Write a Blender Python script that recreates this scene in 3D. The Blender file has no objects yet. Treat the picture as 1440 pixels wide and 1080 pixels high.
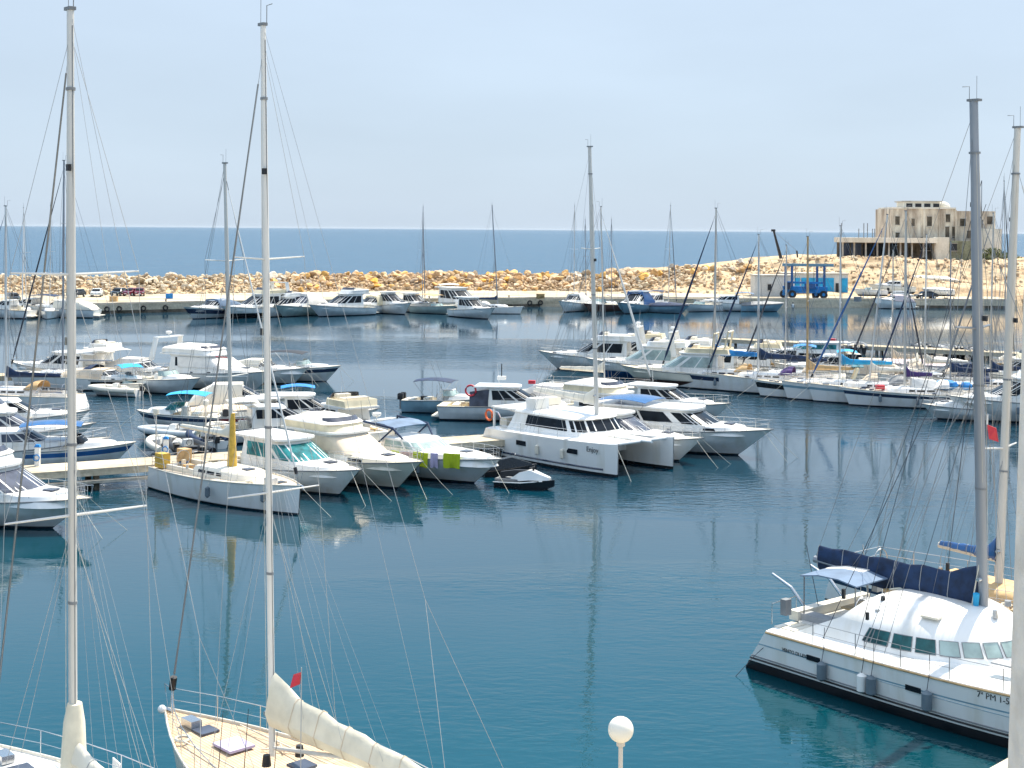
import bpy, math, random
from mathutils import Vector, Matrix, noise
random.seed(7)
R = math.radians
SC = bpy.context.scene
COL = SC.collection

# ---------------------------------------------------------------- camera, sky, sun
H = 14.0            # eye height above the water (third floor balcony)
F = 2000.0          # focal length in photo pixels
TH = R(0.4377)      # slight roll of the camera
CX, CY = 720.0, 322.5
cd = bpy.data.cameras.new('camera')
cam = bpy.data.objects.new('camera', cd); COL.objects.link(cam)
cam.location = (0, 0, H); cam.rotation_euler = (R(90), -TH, 0)
cd.sensor_width = 36; cd.lens = 36 * F / 1440
cd.shift_y = -(540 - CY) / 1440
cd.clip_start = 0.1; cd.clip_end = 80000
SC.camera = cam

SUN_EL, SUN_AZ = 58, 38          # azimuth measured from +Y (away from camera) towards +X
w = bpy.data.worlds.new('World'); SC.world = w; w.use_nodes = True
nt = w.node_tree; nt.nodes.clear()
sky = nt.nodes.new('ShaderNodeTexSky'); sky.sky_type = 'NISHITA'; sky.sun_disc = False
sky.sun_elevation = R(SUN_EL); sky.sun_rotation = R(SUN_AZ)
sky.air_density = 1.0; sky.dust_density = 0.6; sky.ozone_density = 2.0; sky.altitude = 10
hs = nt.nodes.new('ShaderNodeHueSaturation'); hs.inputs['Saturation'].default_value = 0.85
bg = nt.nodes.new('ShaderNodeBackground'); bg.inputs['Strength'].default_value = 0.12
wo = nt.nodes.new('ShaderNodeOutputWorld')
nt.links.new(sky.outputs[0], hs.inputs['Color']); # thin sea haze over clear sky, strongest low down; overhead brightness is added fill
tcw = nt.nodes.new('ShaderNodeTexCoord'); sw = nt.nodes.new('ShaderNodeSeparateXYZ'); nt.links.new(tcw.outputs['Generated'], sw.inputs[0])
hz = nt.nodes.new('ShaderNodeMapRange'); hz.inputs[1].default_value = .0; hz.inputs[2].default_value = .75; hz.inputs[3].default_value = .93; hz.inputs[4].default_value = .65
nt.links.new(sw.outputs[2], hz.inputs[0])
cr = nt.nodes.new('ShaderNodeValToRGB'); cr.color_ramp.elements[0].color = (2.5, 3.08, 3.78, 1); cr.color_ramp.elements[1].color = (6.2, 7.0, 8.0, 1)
cr.color_ramp.elements[1].position = .62  # top stop brightened, out of view, to add fill on shaded hull sides
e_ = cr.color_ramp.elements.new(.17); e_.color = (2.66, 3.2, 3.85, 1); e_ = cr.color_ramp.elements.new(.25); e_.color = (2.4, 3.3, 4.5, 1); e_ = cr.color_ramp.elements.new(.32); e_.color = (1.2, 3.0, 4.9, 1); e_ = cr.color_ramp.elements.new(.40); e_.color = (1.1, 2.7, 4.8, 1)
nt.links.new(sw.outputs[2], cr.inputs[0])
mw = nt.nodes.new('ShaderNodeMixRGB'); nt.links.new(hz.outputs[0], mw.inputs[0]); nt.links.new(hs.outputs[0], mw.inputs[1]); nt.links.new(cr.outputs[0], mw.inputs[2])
cn = nt.nodes.new('ShaderNodeTexNoise'); cn.inputs['Scale'].default_value = 3.2; cn.inputs['Detail'].default_value = 5; cm = nt.nodes.new('ShaderNodeMapping'); cm.inputs['Scale'].default_value = (1, 1, 4)
nt.links.new(tcw.outputs['Generated'], cm.inputs[0]); nt.links.new(cm.outputs[0], cn.inputs['Vector'])
cv = nt.nodes.new('ShaderNodeMapRange'); cv.inputs[1].default_value = .3; cv.inputs[2].default_value = .7; cv.inputs[3].default_value = .955; cv.inputs[4].default_value = 1.045; nt.links.new(cn.outputs[0], cv.inputs[0])
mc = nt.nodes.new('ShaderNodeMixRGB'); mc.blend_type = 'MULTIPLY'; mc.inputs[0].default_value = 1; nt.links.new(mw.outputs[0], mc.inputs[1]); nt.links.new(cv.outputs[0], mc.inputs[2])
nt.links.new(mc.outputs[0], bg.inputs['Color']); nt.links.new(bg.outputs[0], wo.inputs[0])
sl = bpy.data.lights.new('sun', 'SUN'); sl.energy = 4.2; sl.angle = R(0.6); sl.color = (1.0, 0.93, 0.80)
so = bpy.data.objects.new('sun', sl); COL.objects.link(so)
sd = Vector((math.cos(R(SUN_EL)) * math.sin(R(SUN_AZ)), math.cos(R(SUN_EL)) * math.cos(R(SUN_AZ)), math.sin(R(SUN_EL))))
so.rotation_euler = sd.to_track_quat('Z', 'Y').to_euler()
SC.view_settings.view_transform = 'Standard'; SC.view_settings.look = 'None'
SC.view_settings.gamma = 1; SC.view_settings.exposure = 0.88
SC.cycles.max_bounces = 6; SC.cycles.glossy_bounces = 4; SC.cycles.diffuse_bounces = 3
SC.cycles.caustics_reflective = False; SC.cycles.caustics_refractive = False

def P(px, py, z=0.0):
    """photo pixel -> world point on the level z"""
    u, v = px - CX, py - CY
    up = u * math.cos(TH) + v * math.sin(TH); vp = -u * math.sin(TH) + v * math.cos(TH)
    Y = F * (H - z) / vp
    return Vector((up / F * Y, Y, z))
def PD(px, py, Y):
    """photo pixel -> world point at depth Y"""
    u, v = px - CX, py - CY
    up = u * math.cos(TH) + v * math.sin(TH); vp = -u * math.sin(TH) + v * math.cos(TH)
    return Vector((up / F * Y, Y, H - vp / F * Y))

# ---------------------------------------------------------------- materials
MATS = {}
def mat(name, col, rough=0.4, metal=0.0, var=0.06, scale=1.5, bump=0.0, bscale=20, coat=0.0, spec=0.5, streak=False, dirt=None):
    m = bpy.data.materials.new(name); m.use_nodes = True
    n, l = m.node_tree.nodes, m.node_tree.links
    p = n['Principled BSDF']; p.inputs['Roughness'].default_value = rough; p.inputs['Metallic'].default_value = metal
    p.inputs['Specular IOR Level'].default_value = spec
    if coat: p.inputs['Coat Weight'].default_value = coat
    tc = n.new('ShaderNodeTexCoord'); mp = n.new('ShaderNodeMapping'); l.new(tc.outputs['Object'], mp.inputs[0])
    if streak: mp.inputs['Scale'].default_value = (1, 1, 0.15)
    nz = n.new('ShaderNodeTexNoise'); nz.inputs['Scale'].default_value = scale; nz.inputs['Detail'].default_value = 5
    l.new(mp.outputs[0], nz.inputs['Vector'])
    rp = n.new('ShaderNodeValToRGB')
    c = Vector(col); lo = c * (1 - var * 2.2); hi = c * (1 + var)
    if dirt: lo = Vector(dirt)
    rp.color_ramp.elements[0].position = 0.3; rp.color_ramp.elements[1].position = 0.50 if dirt else 0.62
    rp.color_ramp.elements[0].color = (*lo, 1); rp.color_ramp.elements[1].color = (*[min(1, x) for x in hi], 1)
    l.new(nz.outputs[0], rp.inputs[0]); l.new(rp.outputs[0], p.inputs['Base Color'])
    if bump:
        b = n.new('ShaderNodeBump'); b.inputs['Strength'].default_value = bump; b.inputs['Distance'].default_value = 0.03
        n2 = n.new('ShaderNodeTexNoise'); n2.inputs['Scale'].default_value = bscale; n2.inputs['Detail'].default_value = 4
        l.new(tc.outputs['Object'], n2.inputs['Vector']); l.new(n2.outputs[0], b.inputs['Height']); l.new(b.outputs[0], p.inputs['Normal'])
    MATS[name] = m; return m
mat('white', (.79, .78, .75), .22, var=.02, scale=1.6, coat=.3, streak=True, dirt=(.70, .67, .60))
mat('offwhite', (.76, .70, .58), .35, var=.05, scale=1.2)
mat('cream', (.76, .66, .46), .5, var=.06, scale=1.5)
mat('silver', (.60, .63, .63), .35, var=.06)
mat('greyblue', (.20, .33, .40), .35, var=.08)
mat('greenhull', (.36, .46, .44), .4, var=.08)
mat('navyhull', (.015, .03, .07), .2, var=.1, coat=.3)
mat('bluehull', (.02, .10, .28), .25, var=.1, coat=.3)
mat('brownhull', (.10, .045, .035), .35, var=.1)
mat('blackhull', (.012, .014, .018), .25, var=.1)
mat('antifoul', (.012, .018, .03), .6, var=.3, scale=3)
mat('red', (.55, .03, .05), .5); mat('orange', (.75, .15, .04), .5)
mat('lime', (.42, .50, .01), .8, bump=.3); mat('lilac', (.42, .38, .55), .8, bump=.3); mat('pinkcloth', (.62, .45, .42), .8, bump=.3)
mat('glass', (.010, .014, .020), .22, spec=.12, var=.2)
mat('greyglass', (.07, .08, .11), .2, spec=.22, var=.2)
mat('tealglass', (.015, .17, .18), .10, spec=.4, var=.3, scale=2)
mat('darkteal', (.012, .085, .09), .12, spec=.4, var=.3, scale=2)
mat('paleglass', (.32, .42, .40), .1, spec=.7, var=.15)
mat('navy', (.006, .025, .075), .75, var=.25, scale=3, bump=.6, bscale=6)
mat('blue', (.015, .20, .52), .75, var=.15, scale=3, bump=.6, bscale=6)
mat('azure', (.02, .34, .62), .75, var=.12, bump=.5, bscale=6)
mat('purple', (.06, .03, .14), .8, bump=.4)
mat('slatecloth', (.13, .19, .28), .8, var=.1, bump=.4, bscale=5)
mat('sailcloth', (.72, .66, .52), .8, var=.06, scale=2, bump=.8, bscale=3)
mat('canvas', (.66, .55, .42), .85, var=.05, scale=2, bump=.8, bscale=3)
mat('whitecanvas', (.74, .71, .66), .8, var=.05, scale=2, bump=.8, bscale=3)
mat('pinkcanvas', (.66, .55, .55), .8, var=.05, scale=2, bump=.8, bscale=3)
mat('tan', (.55, .36, .17), .7, var=.12, scale=3)
mat('yellow', (.60, .38, .06), .7, var=.12, scale=4, bump=.5, bscale=5)
mat('nonskid', (.62, .60, .55), .7, var=.05, scale=2, bump=.2, bscale=60)
mat('greydeck', (.34, .35, .36), .7, var=.08)
mat('alloy', (.60, .58, .54), .42, metal=.2, var=.06, scale=1, streak=True)
mat('greymast', (.29, .31, .34), .4, metal=.35, var=.08, scale=1, streak=True)
mat('whitemast', (.70, .68, .64), .35, var=.05, scale=1, streak=True)
mat('palemast', (.60, .56, .50), .4, var=.06, scale=1, streak=True)
mat('steel', (.55, .56, .57), .25, metal=.9)
mat('wire', (.22, .23, .24), .4, metal=.6); mat('palewire', (.36, .37, .37), .5)
mat('rope', (.62, .58, .48), .9, var=.15); mat('darkrope', (.04, .045, .06), .9)
mat('black', (.012, .012, .014), .5, var=.2); mat('rubber', (.02, .02, .022), .8, var=.2)
mat('grey', (.20, .21, .22), .6, var=.1); mat('fender', (.12, .16, .19), .5, var=.1)
mat('maroon', (.16, .012, .03), .3, coat=.4); mat('darkcar', (.02, .022, .025), .25, coat=.4)
mat('opal', (.80, .77, .68), .3, var=.03)

def plank(name, col, dark, axis=1, width=0.06, rough=.7):
    m = mat(name, col, rough, var=.10, scale=2.5, bump=.15, bscale=30)
    n, l = m.node_tree.nodes, m.node_tree.links
    tc = n.new('ShaderNodeTexCoord'); sp = n.new('ShaderNodeSeparateXYZ'); l.new(tc.outputs['Object'], sp.inputs[0])
    a = n.new('ShaderNodeMath'); a.operation = 'MULTIPLY'; a.inputs[1].default_value = 1 / width; l.new(sp.outputs[axis], a.inputs[0])
    f = n.new('ShaderNodeMath'); f.operation = 'FRACT'; l.new(a.outputs[0], f.inputs[0])
    g = n.new('ShaderNodeMath'); g.operation = 'LESS_THAN'; g.inputs[1].default_value = .14; l.new(f.outputs[0], g.inputs[0])
    mx = n.new('ShaderNodeMixRGB'); mx.inputs[2].default_value = (*dark, 1); l.new(g.outputs[0], mx.inputs[0])
    p = n['Principled BSDF']; src = p.inputs['Base Color'].links[0].from_socket
    l.new(src, mx.inputs[1]); l.new(mx.outputs[0], p.inputs['Base Color']); return m
plank('teak', (.58, .43, .28), (.16, .10, .06), 1, .09)
plank('boards', (.50, .40, .26), (.12, .09, .06), 0, .22)

def stained(name, col, dark, s1, s2, bump=.3, bscale=4, rough=.9, rnd=False, mulf=.55):
    """large stains times fine grain"""
    m = bpy.data.materials.new(name); m.use_nodes = True; n, l = m.node_tree.nodes, m.node_tree.links
    p = n['Principled BSDF']; p.inputs['Roughness'].default_value = rough; p.inputs['Specular IOR Level'].default_value = .2
    tc = n.new('ShaderNodeTexCoord')
    mp = n.new('ShaderNodeMapping'); l.new(tc.outputs['Object'], mp.inputs[0]); mp.inputs['Scale'].default_value = s1
    a = n.new('ShaderNodeTexNoise'); a.inputs['Scale'].default_value = 1; a.inputs['Detail'].default_value = 8; a.inputs['Roughness'].default_value = .65
    l.new(mp.outputs[0], a.inputs['Vector'])
    b = n.new('ShaderNodeTexNoise'); b.inputs['Scale'].default_value = s2; b.inputs['Detail'].default_value = 5; l.new(tc.outputs['Object'], b.inputs['Vector'])
    r = n.new('ShaderNodeValToRGB'); r.color_ramp.elements[0].position = .38; r.color_ramp.elements[1].position = .60
    r.color_ramp.elements[0].color = (*dark, 1); r.color_ramp.elements[1].color = (*col, 1); l.new(a.outputs[0], r.inputs[0])
    mx = n.new('ShaderNodeMixRGB'); mx.blend_type = 'MULTIPLY'; mx.inputs[0].default_value = mulf
    l.new(r.outputs[0], mx.inputs[1]); l.new(b.outputs[0], mx.inputs[2])
    last = mx
    if rnd:
        oi = n.new('ShaderNodeObjectInfo'); hv = n.new('ShaderNodeHueSaturation')
        mr = n.new('ShaderNodeMapRange'); mr.inputs[3].default_value = .65; mr.inputs[4].default_value = 1.35
        l.new(oi.outputs['Random'], mr.inputs[0]); l.new(mr.outputs[0], hv.inputs['Value']); l.new(mx.outputs[0], hv.inputs['Color'])
        m2 = n.new('ShaderNodeMath'); m2.operation = 'MULTIPLY'; m2.inputs[1].default_value = 7.3; l.new(oi.outputs['Random'], m2.inputs[0])
        m3 = n.new('ShaderNodeMath'); m3.operation = 'FRACT'; l.new(m2.outputs[0], m3.inputs[0])
        mr2 = n.new('ShaderNodeMapRange'); mr2.inputs[3].default_value = .6; mr2.inputs[4].default_value = 1.15
        l.new(m3.outputs[0], mr2.inputs[0]); l.new(mr2.outputs[0], hv.inputs['Saturation']); last = hv
    l.new(last.outputs[0], p.inputs['Base Color'])
    bp = n.new('ShaderNodeBump'); bp.inputs['Strength'].default_value = bump; bp.inputs['Distance'].default_value = .2
    c = n.new('ShaderNodeTexNoise'); c.inputs['Scale'].default_value = bscale; c.inputs['Detail'].default_value = 6; l.new(tc.outputs['Object'], c.inputs['Vector'])
    l.new(c.outputs[0], bp.inputs['Height']); l.new(bp.outputs[0], p.inputs['Normal'])
    MATS[name] = m; return m
stained('rock', (1.0, .64, .26), (.74, .42, .14), (.6, .6, .6), 3, .6, 2, rnd=True)
stained('palerock', (.95, .80, .58), (.66, .50, .32), (.6, .6, .6), 3, .6, 2, rnd=True)
stained('cliff', (.86, .66, .42), (.46, .31, .18), (.16, .30, .9), 2.5, 1.0, 1.6)
stained('concrete', (.78, .72, .62), (.50, .44, .36), (.3, .3, .5), 4, .3, 6)
stained('quayconcrete', (.82, .70, .52), (.50, .42, .30), (.12, .12, .8), 3, .3, 5)
stained('oldwall', (.92, .81, .64), (.44, .34, .25), (.5, .5, .12), 3, .3, 3, mulf=.2)
stained('paintwall', (.96, .89, .76), (.72, .66, .54), (.4, .4, .2), 3, .2, 3, mulf=.2)
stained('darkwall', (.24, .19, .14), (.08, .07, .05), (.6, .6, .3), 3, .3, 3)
stained('mosswall', (.40, .40, .26), (.20, .19, .12), (.4, .4, .4), 3, .3, 3)
stained('render', (.92, .89, .83), (.78, .75, .69), (.5, .5, .3), 6, .15, 20)
stained('timber', (.62, .44, .20), (.18, .12, .06), (.8, .8, 4), 5, .4, 8)
stained('leaf', (.20, .22, .08), (.06, .07, .025), (2, 2, 2), 6, .3, 8)

# water
def water():
    m = bpy.data.materials.new('water'); m.use_nodes = True; n, l = m.node_tree.nodes, m.node_tree.links
    p = n['Principled BSDF']; p.inputs['Roughness'].default_value = .03; p.inputs['IOR'].default_value = 1.5
    p.inputs['Specular IOR Level'].default_value = .5
    g = n.new('ShaderNodeNewGeometry'); sp = n.new('ShaderNodeSeparateXYZ'); l.new(g.outputs['Position'], sp.inputs[0])
    # depth of basin: teal inside, blue out at sea
    far = n.new('ShaderNodeMapRange'); far.inputs[1].default_value = 150; far.inputs[2].default_value = 420; l.new(sp.outputs[1], far.inputs[0])
    bc = n.new('ShaderNodeMixRGB'); bc.inputs[1].default_value = (.001, .040, .062, 1); bc.inputs[2].default_value = (.032, .092, .150, 1)
    l.new(far.outputs[0], bc.inputs[0])
    nb = n.new('ShaderNodeMapRange'); nb.inputs[1].default_value = 38; nb.inputs[2].default_value = 82; l.new(sp.outputs[1], nb.inputs[0])
    nc = n.new('ShaderNodeMixRGB'); nc.inputs[1].default_value = (.0010, .050, .066, 1); l.new(nb.outputs[0], nc.inputs[0]); l.new(nc.outputs[0], bc.inputs[1])
    nc.inputs[2].default_value = (.0006, .030, .052, 1)
    pn = n.new('ShaderNodeTexNoise'); pn.inputs['Scale'].default_value = .05; pn.inputs['Detail'].default_value = 3; l.new(g.outputs['Position'], pn.inputs['Vector'])
    pm = n.new('ShaderNodeMixRGB'); pm.blend_type = 'MULTIPLY'; pm.inputs[0].default_value = .5; l.new(bc.outputs[0], pm.inputs[1])
    pr = n.new('ShaderNodeValToRGB'); pr.color_ramp.elements[0].position = .3; pr.color_ramp.elements[1].position = .7
    pr.color_ramp.elements[0].color = (.55, .6, .65, 1); l.new(pn.outputs[0], pr.inputs[0]); l.new(pr.outputs[0], pm.inputs[2])
    l.new(pm.outputs[0], p.inputs['Base Color'])
    def nz(sc, det=3, stretch=(1, 1, 1), dist=0):
        mp = n.new('ShaderNodeMapping'); mp.inputs['Scale'].default_value = stretch; mp.inputs['Rotation'].default_value = (0, 0, R(12)); l.new(g.outputs['Position'], mp.inputs[0])
        t = n.new('ShaderNodeTexNoise'); t.inputs['Scale'].default_value = sc; t.inputs['Detail'].default_value = det; t.inputs['Distortion'].default_value = dist
        l.new(mp.outputs[0], t.inputs['Vector']); return t
    fine = nz(2.6, 3, (.6, 1.3, 1), .4); mid = nz(.55, 3, (.6, 1.4, 1)); sea = nz(.16, 5, (.35, 1.0, 1), .3)
    # patches of breeze
    br = nz(.022, 2, (.5, 1.6, 1)); brr = n.new('ShaderNodeMapRange'); brr.inputs[1].default_value = .44; brr.inputs[2].default_value = .54
    brr.inputs[3].default_value = .04; brr.inputs[4].default_value = 1.15; l.new(br.outputs[0], brr.inputs[0])
    near = n.new('ShaderNodeMapRange'); near.inputs[1].default_value = 45; near.inputs[2].default_value = 115; near.inputs[3].default_value = .30; near.inputs[4].default_value = 1.3
    l.new(sp.outputs[1], near.inputs[0])
    shel = n.new('ShaderNodeMapRange'); shel.inputs[1].default_value = 165; shel.inputs[2].default_value = 205; shel.inputs[3].default_value = 1; shel.inputs[4].default_value = .10
    l.new(sp.outputs[1], shel.inputs[0])
    def mul(a, b):
        x = n.new('ShaderNodeMath'); x.operation = 'MULTIPLY'
        for i, s in enumerate((a, b)):
            if isinstance(s, (int, float)): x.inputs[i].default_value = s
            else: l.new(s, x.inputs[i])
        return x.outputs[0]
    def add(a, b):
        x = n.new('ShaderNodeMath'); l.new(a, x.inputs[0]); l.new(b, x.inputs[1]); return x.outputs[0]
    calm = mul(mul(near.outputs[0], shel.outputs[0]), brr.outputs[0])
    out = n.new('ShaderNodeMath'); out.operation = 'GREATER_THAN'; out.inputs[1].default_value = 285; l.new(sp.outputs[1], out.inputs[0])
    sp2 = n.new('ShaderNodeMapRange'); sp2.inputs[1].default_value = .1; sp2.inputs[2].default_value = 1.2; sp2.inputs[3].default_value = .5; sp2.inputs[4].default_value = .33
    l.new(calm, sp2.inputs[0]); sm = n.new('ShaderNodeMixRGB'); sm.inputs[2].default_value = (.12, .12, .12, 1); l.new(out.outputs[0], sm.inputs[0]); l.new(sp2.outputs[0], sm.inputs[1]); l.new(sm.outputs[0], p.inputs['Specular IOR Level'])
    hgt = add(mul(add(mul(fine.outputs[0], .042), mul(mid.outputs[0], .09)), calm), mul(mul(sea.outputs[0], 2.6), out.outputs[0]))
    rs = n.new('ShaderNodeMapRange'); rs.inputs[3].default_value = .03; rs.inputs[4].default_value = .24; l.new(out.outputs[0], rs.inputs[0]); l.new(rs.outputs[0], p.inputs['Roughness'])
    hgt = add(hgt, mul(fine.outputs[0], .0035))
    b = n.new('ShaderNodeBump'); b.inputs['Strength'].default_value = 1; b.inputs['Distance'].default_value = 1
    l.new(hgt, b.inputs['Height']); l.new(b.outputs[0], p.inputs['Normal'])
    MATS['water'] = m
water()

# ---------------------------------------------------------------- mesh builder
class MB:
    def __init__(s): s.v = []; s.f = []; s.m = []; s.mi = 0
    def add(s, vs, fs):
        b = len(s.v); s.v += [tuple(x) for x in vs]; s.f += [tuple(i + b for i in f) for f in fs]; s.m += [s.mi] * len(fs); return s
    def box(s, c, d, rz=0, ry=0, taper=1.0):
        x, y, z = d[0] / 2, d[1] / 2, d[2] / 2
        M = Matrix.Rotation(rz, 3, 'Z') @ Matrix.Rotation(ry, 3, 'Y'); c = Vector(c)
        vs = [c + M @ Vector((a * x * t, b * y * t, e * z)) for e, t in ((-1, 1), (1, taper)) for a, b in ((-1, -1), (1, -1), (1, 1), (-1, 1))]
        return s.add(vs, [(3, 2, 1, 0), (4, 5, 6, 7), (0, 1, 5, 4), (1, 2, 6, 5), (2, 3, 7, 6), (3, 0, 4, 7)])
    def loft(s, rings, closed=True, caps=(True, True)):
        n = len(rings[0]); vs = [p for r in rings for p in r]; fs = []
        for i in range(len(rings) - 1):
            for j in range(n if closed else n - 1):
                k = (j + 1) % n; fs.append((i * n + j, i * n + k, (i + 1) * n + k, (i + 1) * n + j))
        if closed and caps[0]: fs.append(tuple(reversed(range(n))))
        if closed and caps[1]: fs.append(tuple((len(rings) - 1) * n + j for j in range(n)))
        return s.add(vs, fs)
    def tube(s, pts, r, n=6, caps=True):
        pts = [Vector(p) for p in pts]; rs = r if isinstance(r, (list, tuple)) else [r] * len(pts); rings = []
        for i, p in enumerate(pts):
            d = (pts[min(i + 1, len(pts) - 1)] - pts[max(i - 1, 0)])
            if d.length < 1e-6: d = Vector((0, 0, 1))
            d.normalize(); a = d.cross(Vector((0, 0, 1)) if abs(d.z) < .9 else Vector((1, 0, 0))).normalized(); b = d.cross(a)
            rr = rs[i]; ra, rb = rr if isinstance(rr, tuple) else (rr, rr)
            rings.append([p + a * math.cos(t * 2 * math.pi / n) * ra + b * math.sin(t * 2 * math.pi / n) * rb for t in range(n)])
        return s.loft(rings, True, (caps, caps))
    def sphere(s, c, r, n=12, sq=(1, 1, 1), jit=0):
        c = Vector(c); rings = []
        for i in range(1, n // 2):
            a = math.pi * i / (n // 2)
            rings.append([c + Vector((math.sin(a) * math.cos(t * 2 * math.pi / n) * sq[0], math.sin(a) * math.sin(t * 2 * math.pi / n) * sq[1], -math.cos(a) * sq[2])) * r for t in range(n)])
        b = len(s.v); s.loft(rings, True, (False, False)); k = len(s.v)
        s.add([c + Vector((0, 0, -r * sq[2])), c + Vector((0, 0, r * sq[2]))], [])
        L = b + (len(rings) - 1) * n
        for t in range(n):
            s.f.append((b + (t + 1) % n, b + t, k)); s.f.append((L + t, L + (t + 1) % n, k + 1)); s.m += [s.mi] * 2
        return s
    def torus(s, c, R1, r, n=16, m=6, ax='x'):
        pts = []
        for i in range(n + 1):
            a = 2 * math.pi * i / n; u, v = math.cos(a) * R1, math.sin(a) * R1
            pts.append(Vector(c) + (Vector((0, u, v)) if ax == 'x' else Vector((u, 0, v)) if ax == 'y' else Vector((u, v, 0))))
        return s.tube(pts, r, m)
    def prism(s, pts, z0, z1):
        n = len(pts); return s.loft([[(x, y, z0) for x, y in pts], [(x, y, z1) for x, y in pts]])
    def build(s, name, mats, parent=None, smooth=False, loc=None):
        me = bpy.data.meshes.new(name); me.from_pydata(s.v, [], s.f)
        mats = [mats] if isinstance(mats, str) else mats
        for x in mats: me.materials.append(MATS[x])
        me.polygons.foreach_set('material_index', s.m)
        if smooth: me.polygons.foreach_set('use_smooth', [True] * len(me.polygons))
        me.update()
        if smooth:
            try: me.set_sharp_from_angle(angle=R(38))
            except Exception: pass
        o = bpy.data.objects.new(name, me); COL.objects.link(o)
        if parent: o.parent = parent
        if loc: o.location = loc
        return o

def tag(o, label, cat, group=None):
    o['label'] = label; o['category'] = cat
    if group: o['group'] = group
    return o
def thing(name, label, cat, loc=(0, 0, 0), rz=0, group=None):
    o = bpy.data.objects.new(name, None); COL.objects.link(o); o.location = loc; o.rotation_euler = (0, 0, rz); o.empty_display_size = .1
    return tag(o, label, cat, group)
def struct(mb, name, m, smooth=False):
    o = mb.build(name, m, None, smooth); o['kind'] = 'structure'; return o
def lerp(a, b, t): return a + (b - a) * t
# ---------------------------------------------------------------- the setting
wm = MB(); wm.add([(-9000, -30, 0), (9000, -30, 0), (30000, 42000, 0), (-30000, 42000, 0)], [(0, 1, 2, 3)]); struct(wm, 'water', 'water')
bed = MB(); bed.add([(-9000, -40, -6), (9000, -40, -6), (30000, 42000, -6), (-30000, 42000, -6)], [(0, 1, 2, 3)]); struct(bed, 'seabed', 'concrete')

# near quay under the camera
q = MB(); q.prism([(-40, -12), (60, -12), (60, 82.5), (.3, 22.8), (-40, 22.8)], -5.9, 1.2); struct(q, 'near_quay', 'quayconcrete')

# far quay platform
QE = [(-260, 205), (-90, 212), (-53, 235), (5, 258), (30, 262), (74, 263), (92, 264), (112, 285)]
q = MB(); q.prism([(-260, 400), (-260, 205), (-90, 212), (-53, 235), (5, 258), (44, 262), (74, 263), (92, 264), (100, 300), (100, 318)][1:] + [(-90, 300)], -5.9, 1.55)
struct(q, 'far_quay', 'quayconcrete')
# kerb along the edge of the far quay
k = MB()
pts = QE[1:7]
for a, b in zip(pts, pts[1:]):
    a, b = Vector((*a, 0)), Vector((*b, 0)); d = (b - a); nn = Vector((-d.y, d.x, 0)).normalized()
    k.loft([[a + nn * .1 + Vector((0, 0, 1.553)), a + nn * .55 + Vector((0, 0, 1.553)), a + nn * .55 + Vector((0, 0, 1.75)), a + nn * .1 + Vector((0, 0, 1.75))],
            [b + nn * .1 + Vector((0, 0, 1.553)), b + nn * .55 + Vector((0, 0, 1.553)), b + nn * .55 + Vector((0, 0, 1.75)), b + nn * .1 + Vector((0, 0, 1.75))]])
struct(k, 'quay_kerb', 'concrete')

tl = MB()
for a, b in zip(QE[1:6], QE[2:7]):
    a, b = Vector((*a, 0)), Vector((*b, 0)); d = (b - a); nn = Vector((d.y, -d.x, 0)).normalized() * .012
    tl.add([a + nn + Vector((0, 0, -1)), b + nn + Vector((0, 0, -1)), b + nn + Vector((0, 0, .5)), a + nn + Vector((0, 0, .5))], [(0, 1, 2, 3)])
struct(tl, 'tide_line', 'darkwall')

# the terrain behind the quay: rubble bank on the left, rocky headland on the right
def crest(x):            # world Y of the line where the bank stands highest
    return lerp(268, 300, max(0, min(1, (x + 75) / 60)))
def ground(x, y):
    cy = crest(x); foot = cy - 13
    t = max(0, min(1, (y - foot) / 13)); back = max(0, min(1, (y - cy - 3) / 12))
    h = 1.2 + 3.2 * t - 6.6 * back
    hx = max(0, min(1, (x - 22) / 50)); hx = hx * hx * (3 - 2 * hx)
    if x > 15:
        f = 281 - 5 * hx; t2 = max(0, min(1, (y - f) / lerp(24, 20, hx)))
        nz = noise.noise(Vector((x * .09, y * .12, 0))) * 1.3 + noise.noise(Vector((x * .3, y * .3, 3))) * .5
        st = t2 + .10 * math.sin(t2 * 12 + x * .12)
        top = lerp(4.6, 8.35, hx)
        h2 = 1.2 + (top - 1.2) * max(0, min(1, st)) + nz * (1 - t2) * t2 * 4
        edge = max(0, min(1, (y - 345) / 12)); side = max(0, min(1, (x - 118) / 12))
        h2 -= (edge + side) * 11
        e = max(0, min(1, (x - 15) / 14)); h = lerp(h, h2, e)
    ey = 300
    for (ax, ay), (bx_, by) in zip(QE, QE[1:]):
        if ax <= x <= bx_: ey = lerp(ay, by, (x - ax) / (bx_ - ax))
    h += noise.noise(Vector((x * .25, y * .25, 9))) * .35
    if x > 15: h += (noise.noise(Vector((x * .7, y * .7, 4))) * .5 + noise.noise(Vector((x * .18, y * .35, 14))) * .9) * max(0, min(1, (y - 283) / 6)) * max(0, min(1, (332 - y) / 10))
    if x < 25 and foot - 1 < y: h -= .55 * (1 - max(0, min(1, (x - 10) / 15)))
    if y < 276 and x > -20: h = min(h, 1.3)
    if y < ey + 3 and x < 100: h = -3
    return h
g = MB(); NX, NY = 240, 56; vs = []
for j in range(NY + 1):
    for i in range(NX + 1):
        x = -150 + 290 * i / NX; y = 246 + 116 * (j / NY) ** 1.2; vs.append((x, y, ground(x, y)))
g.add(vs, [(j * (NX + 1) + i, j * (NX + 1) + i + 1, (j + 1) * (NX + 1) + i + 1, (j + 1) * (NX + 1) + i) for j in range(NY) for i in range(NX)])
struct(g, 'rocky_headland', 'cliff', True)

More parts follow.
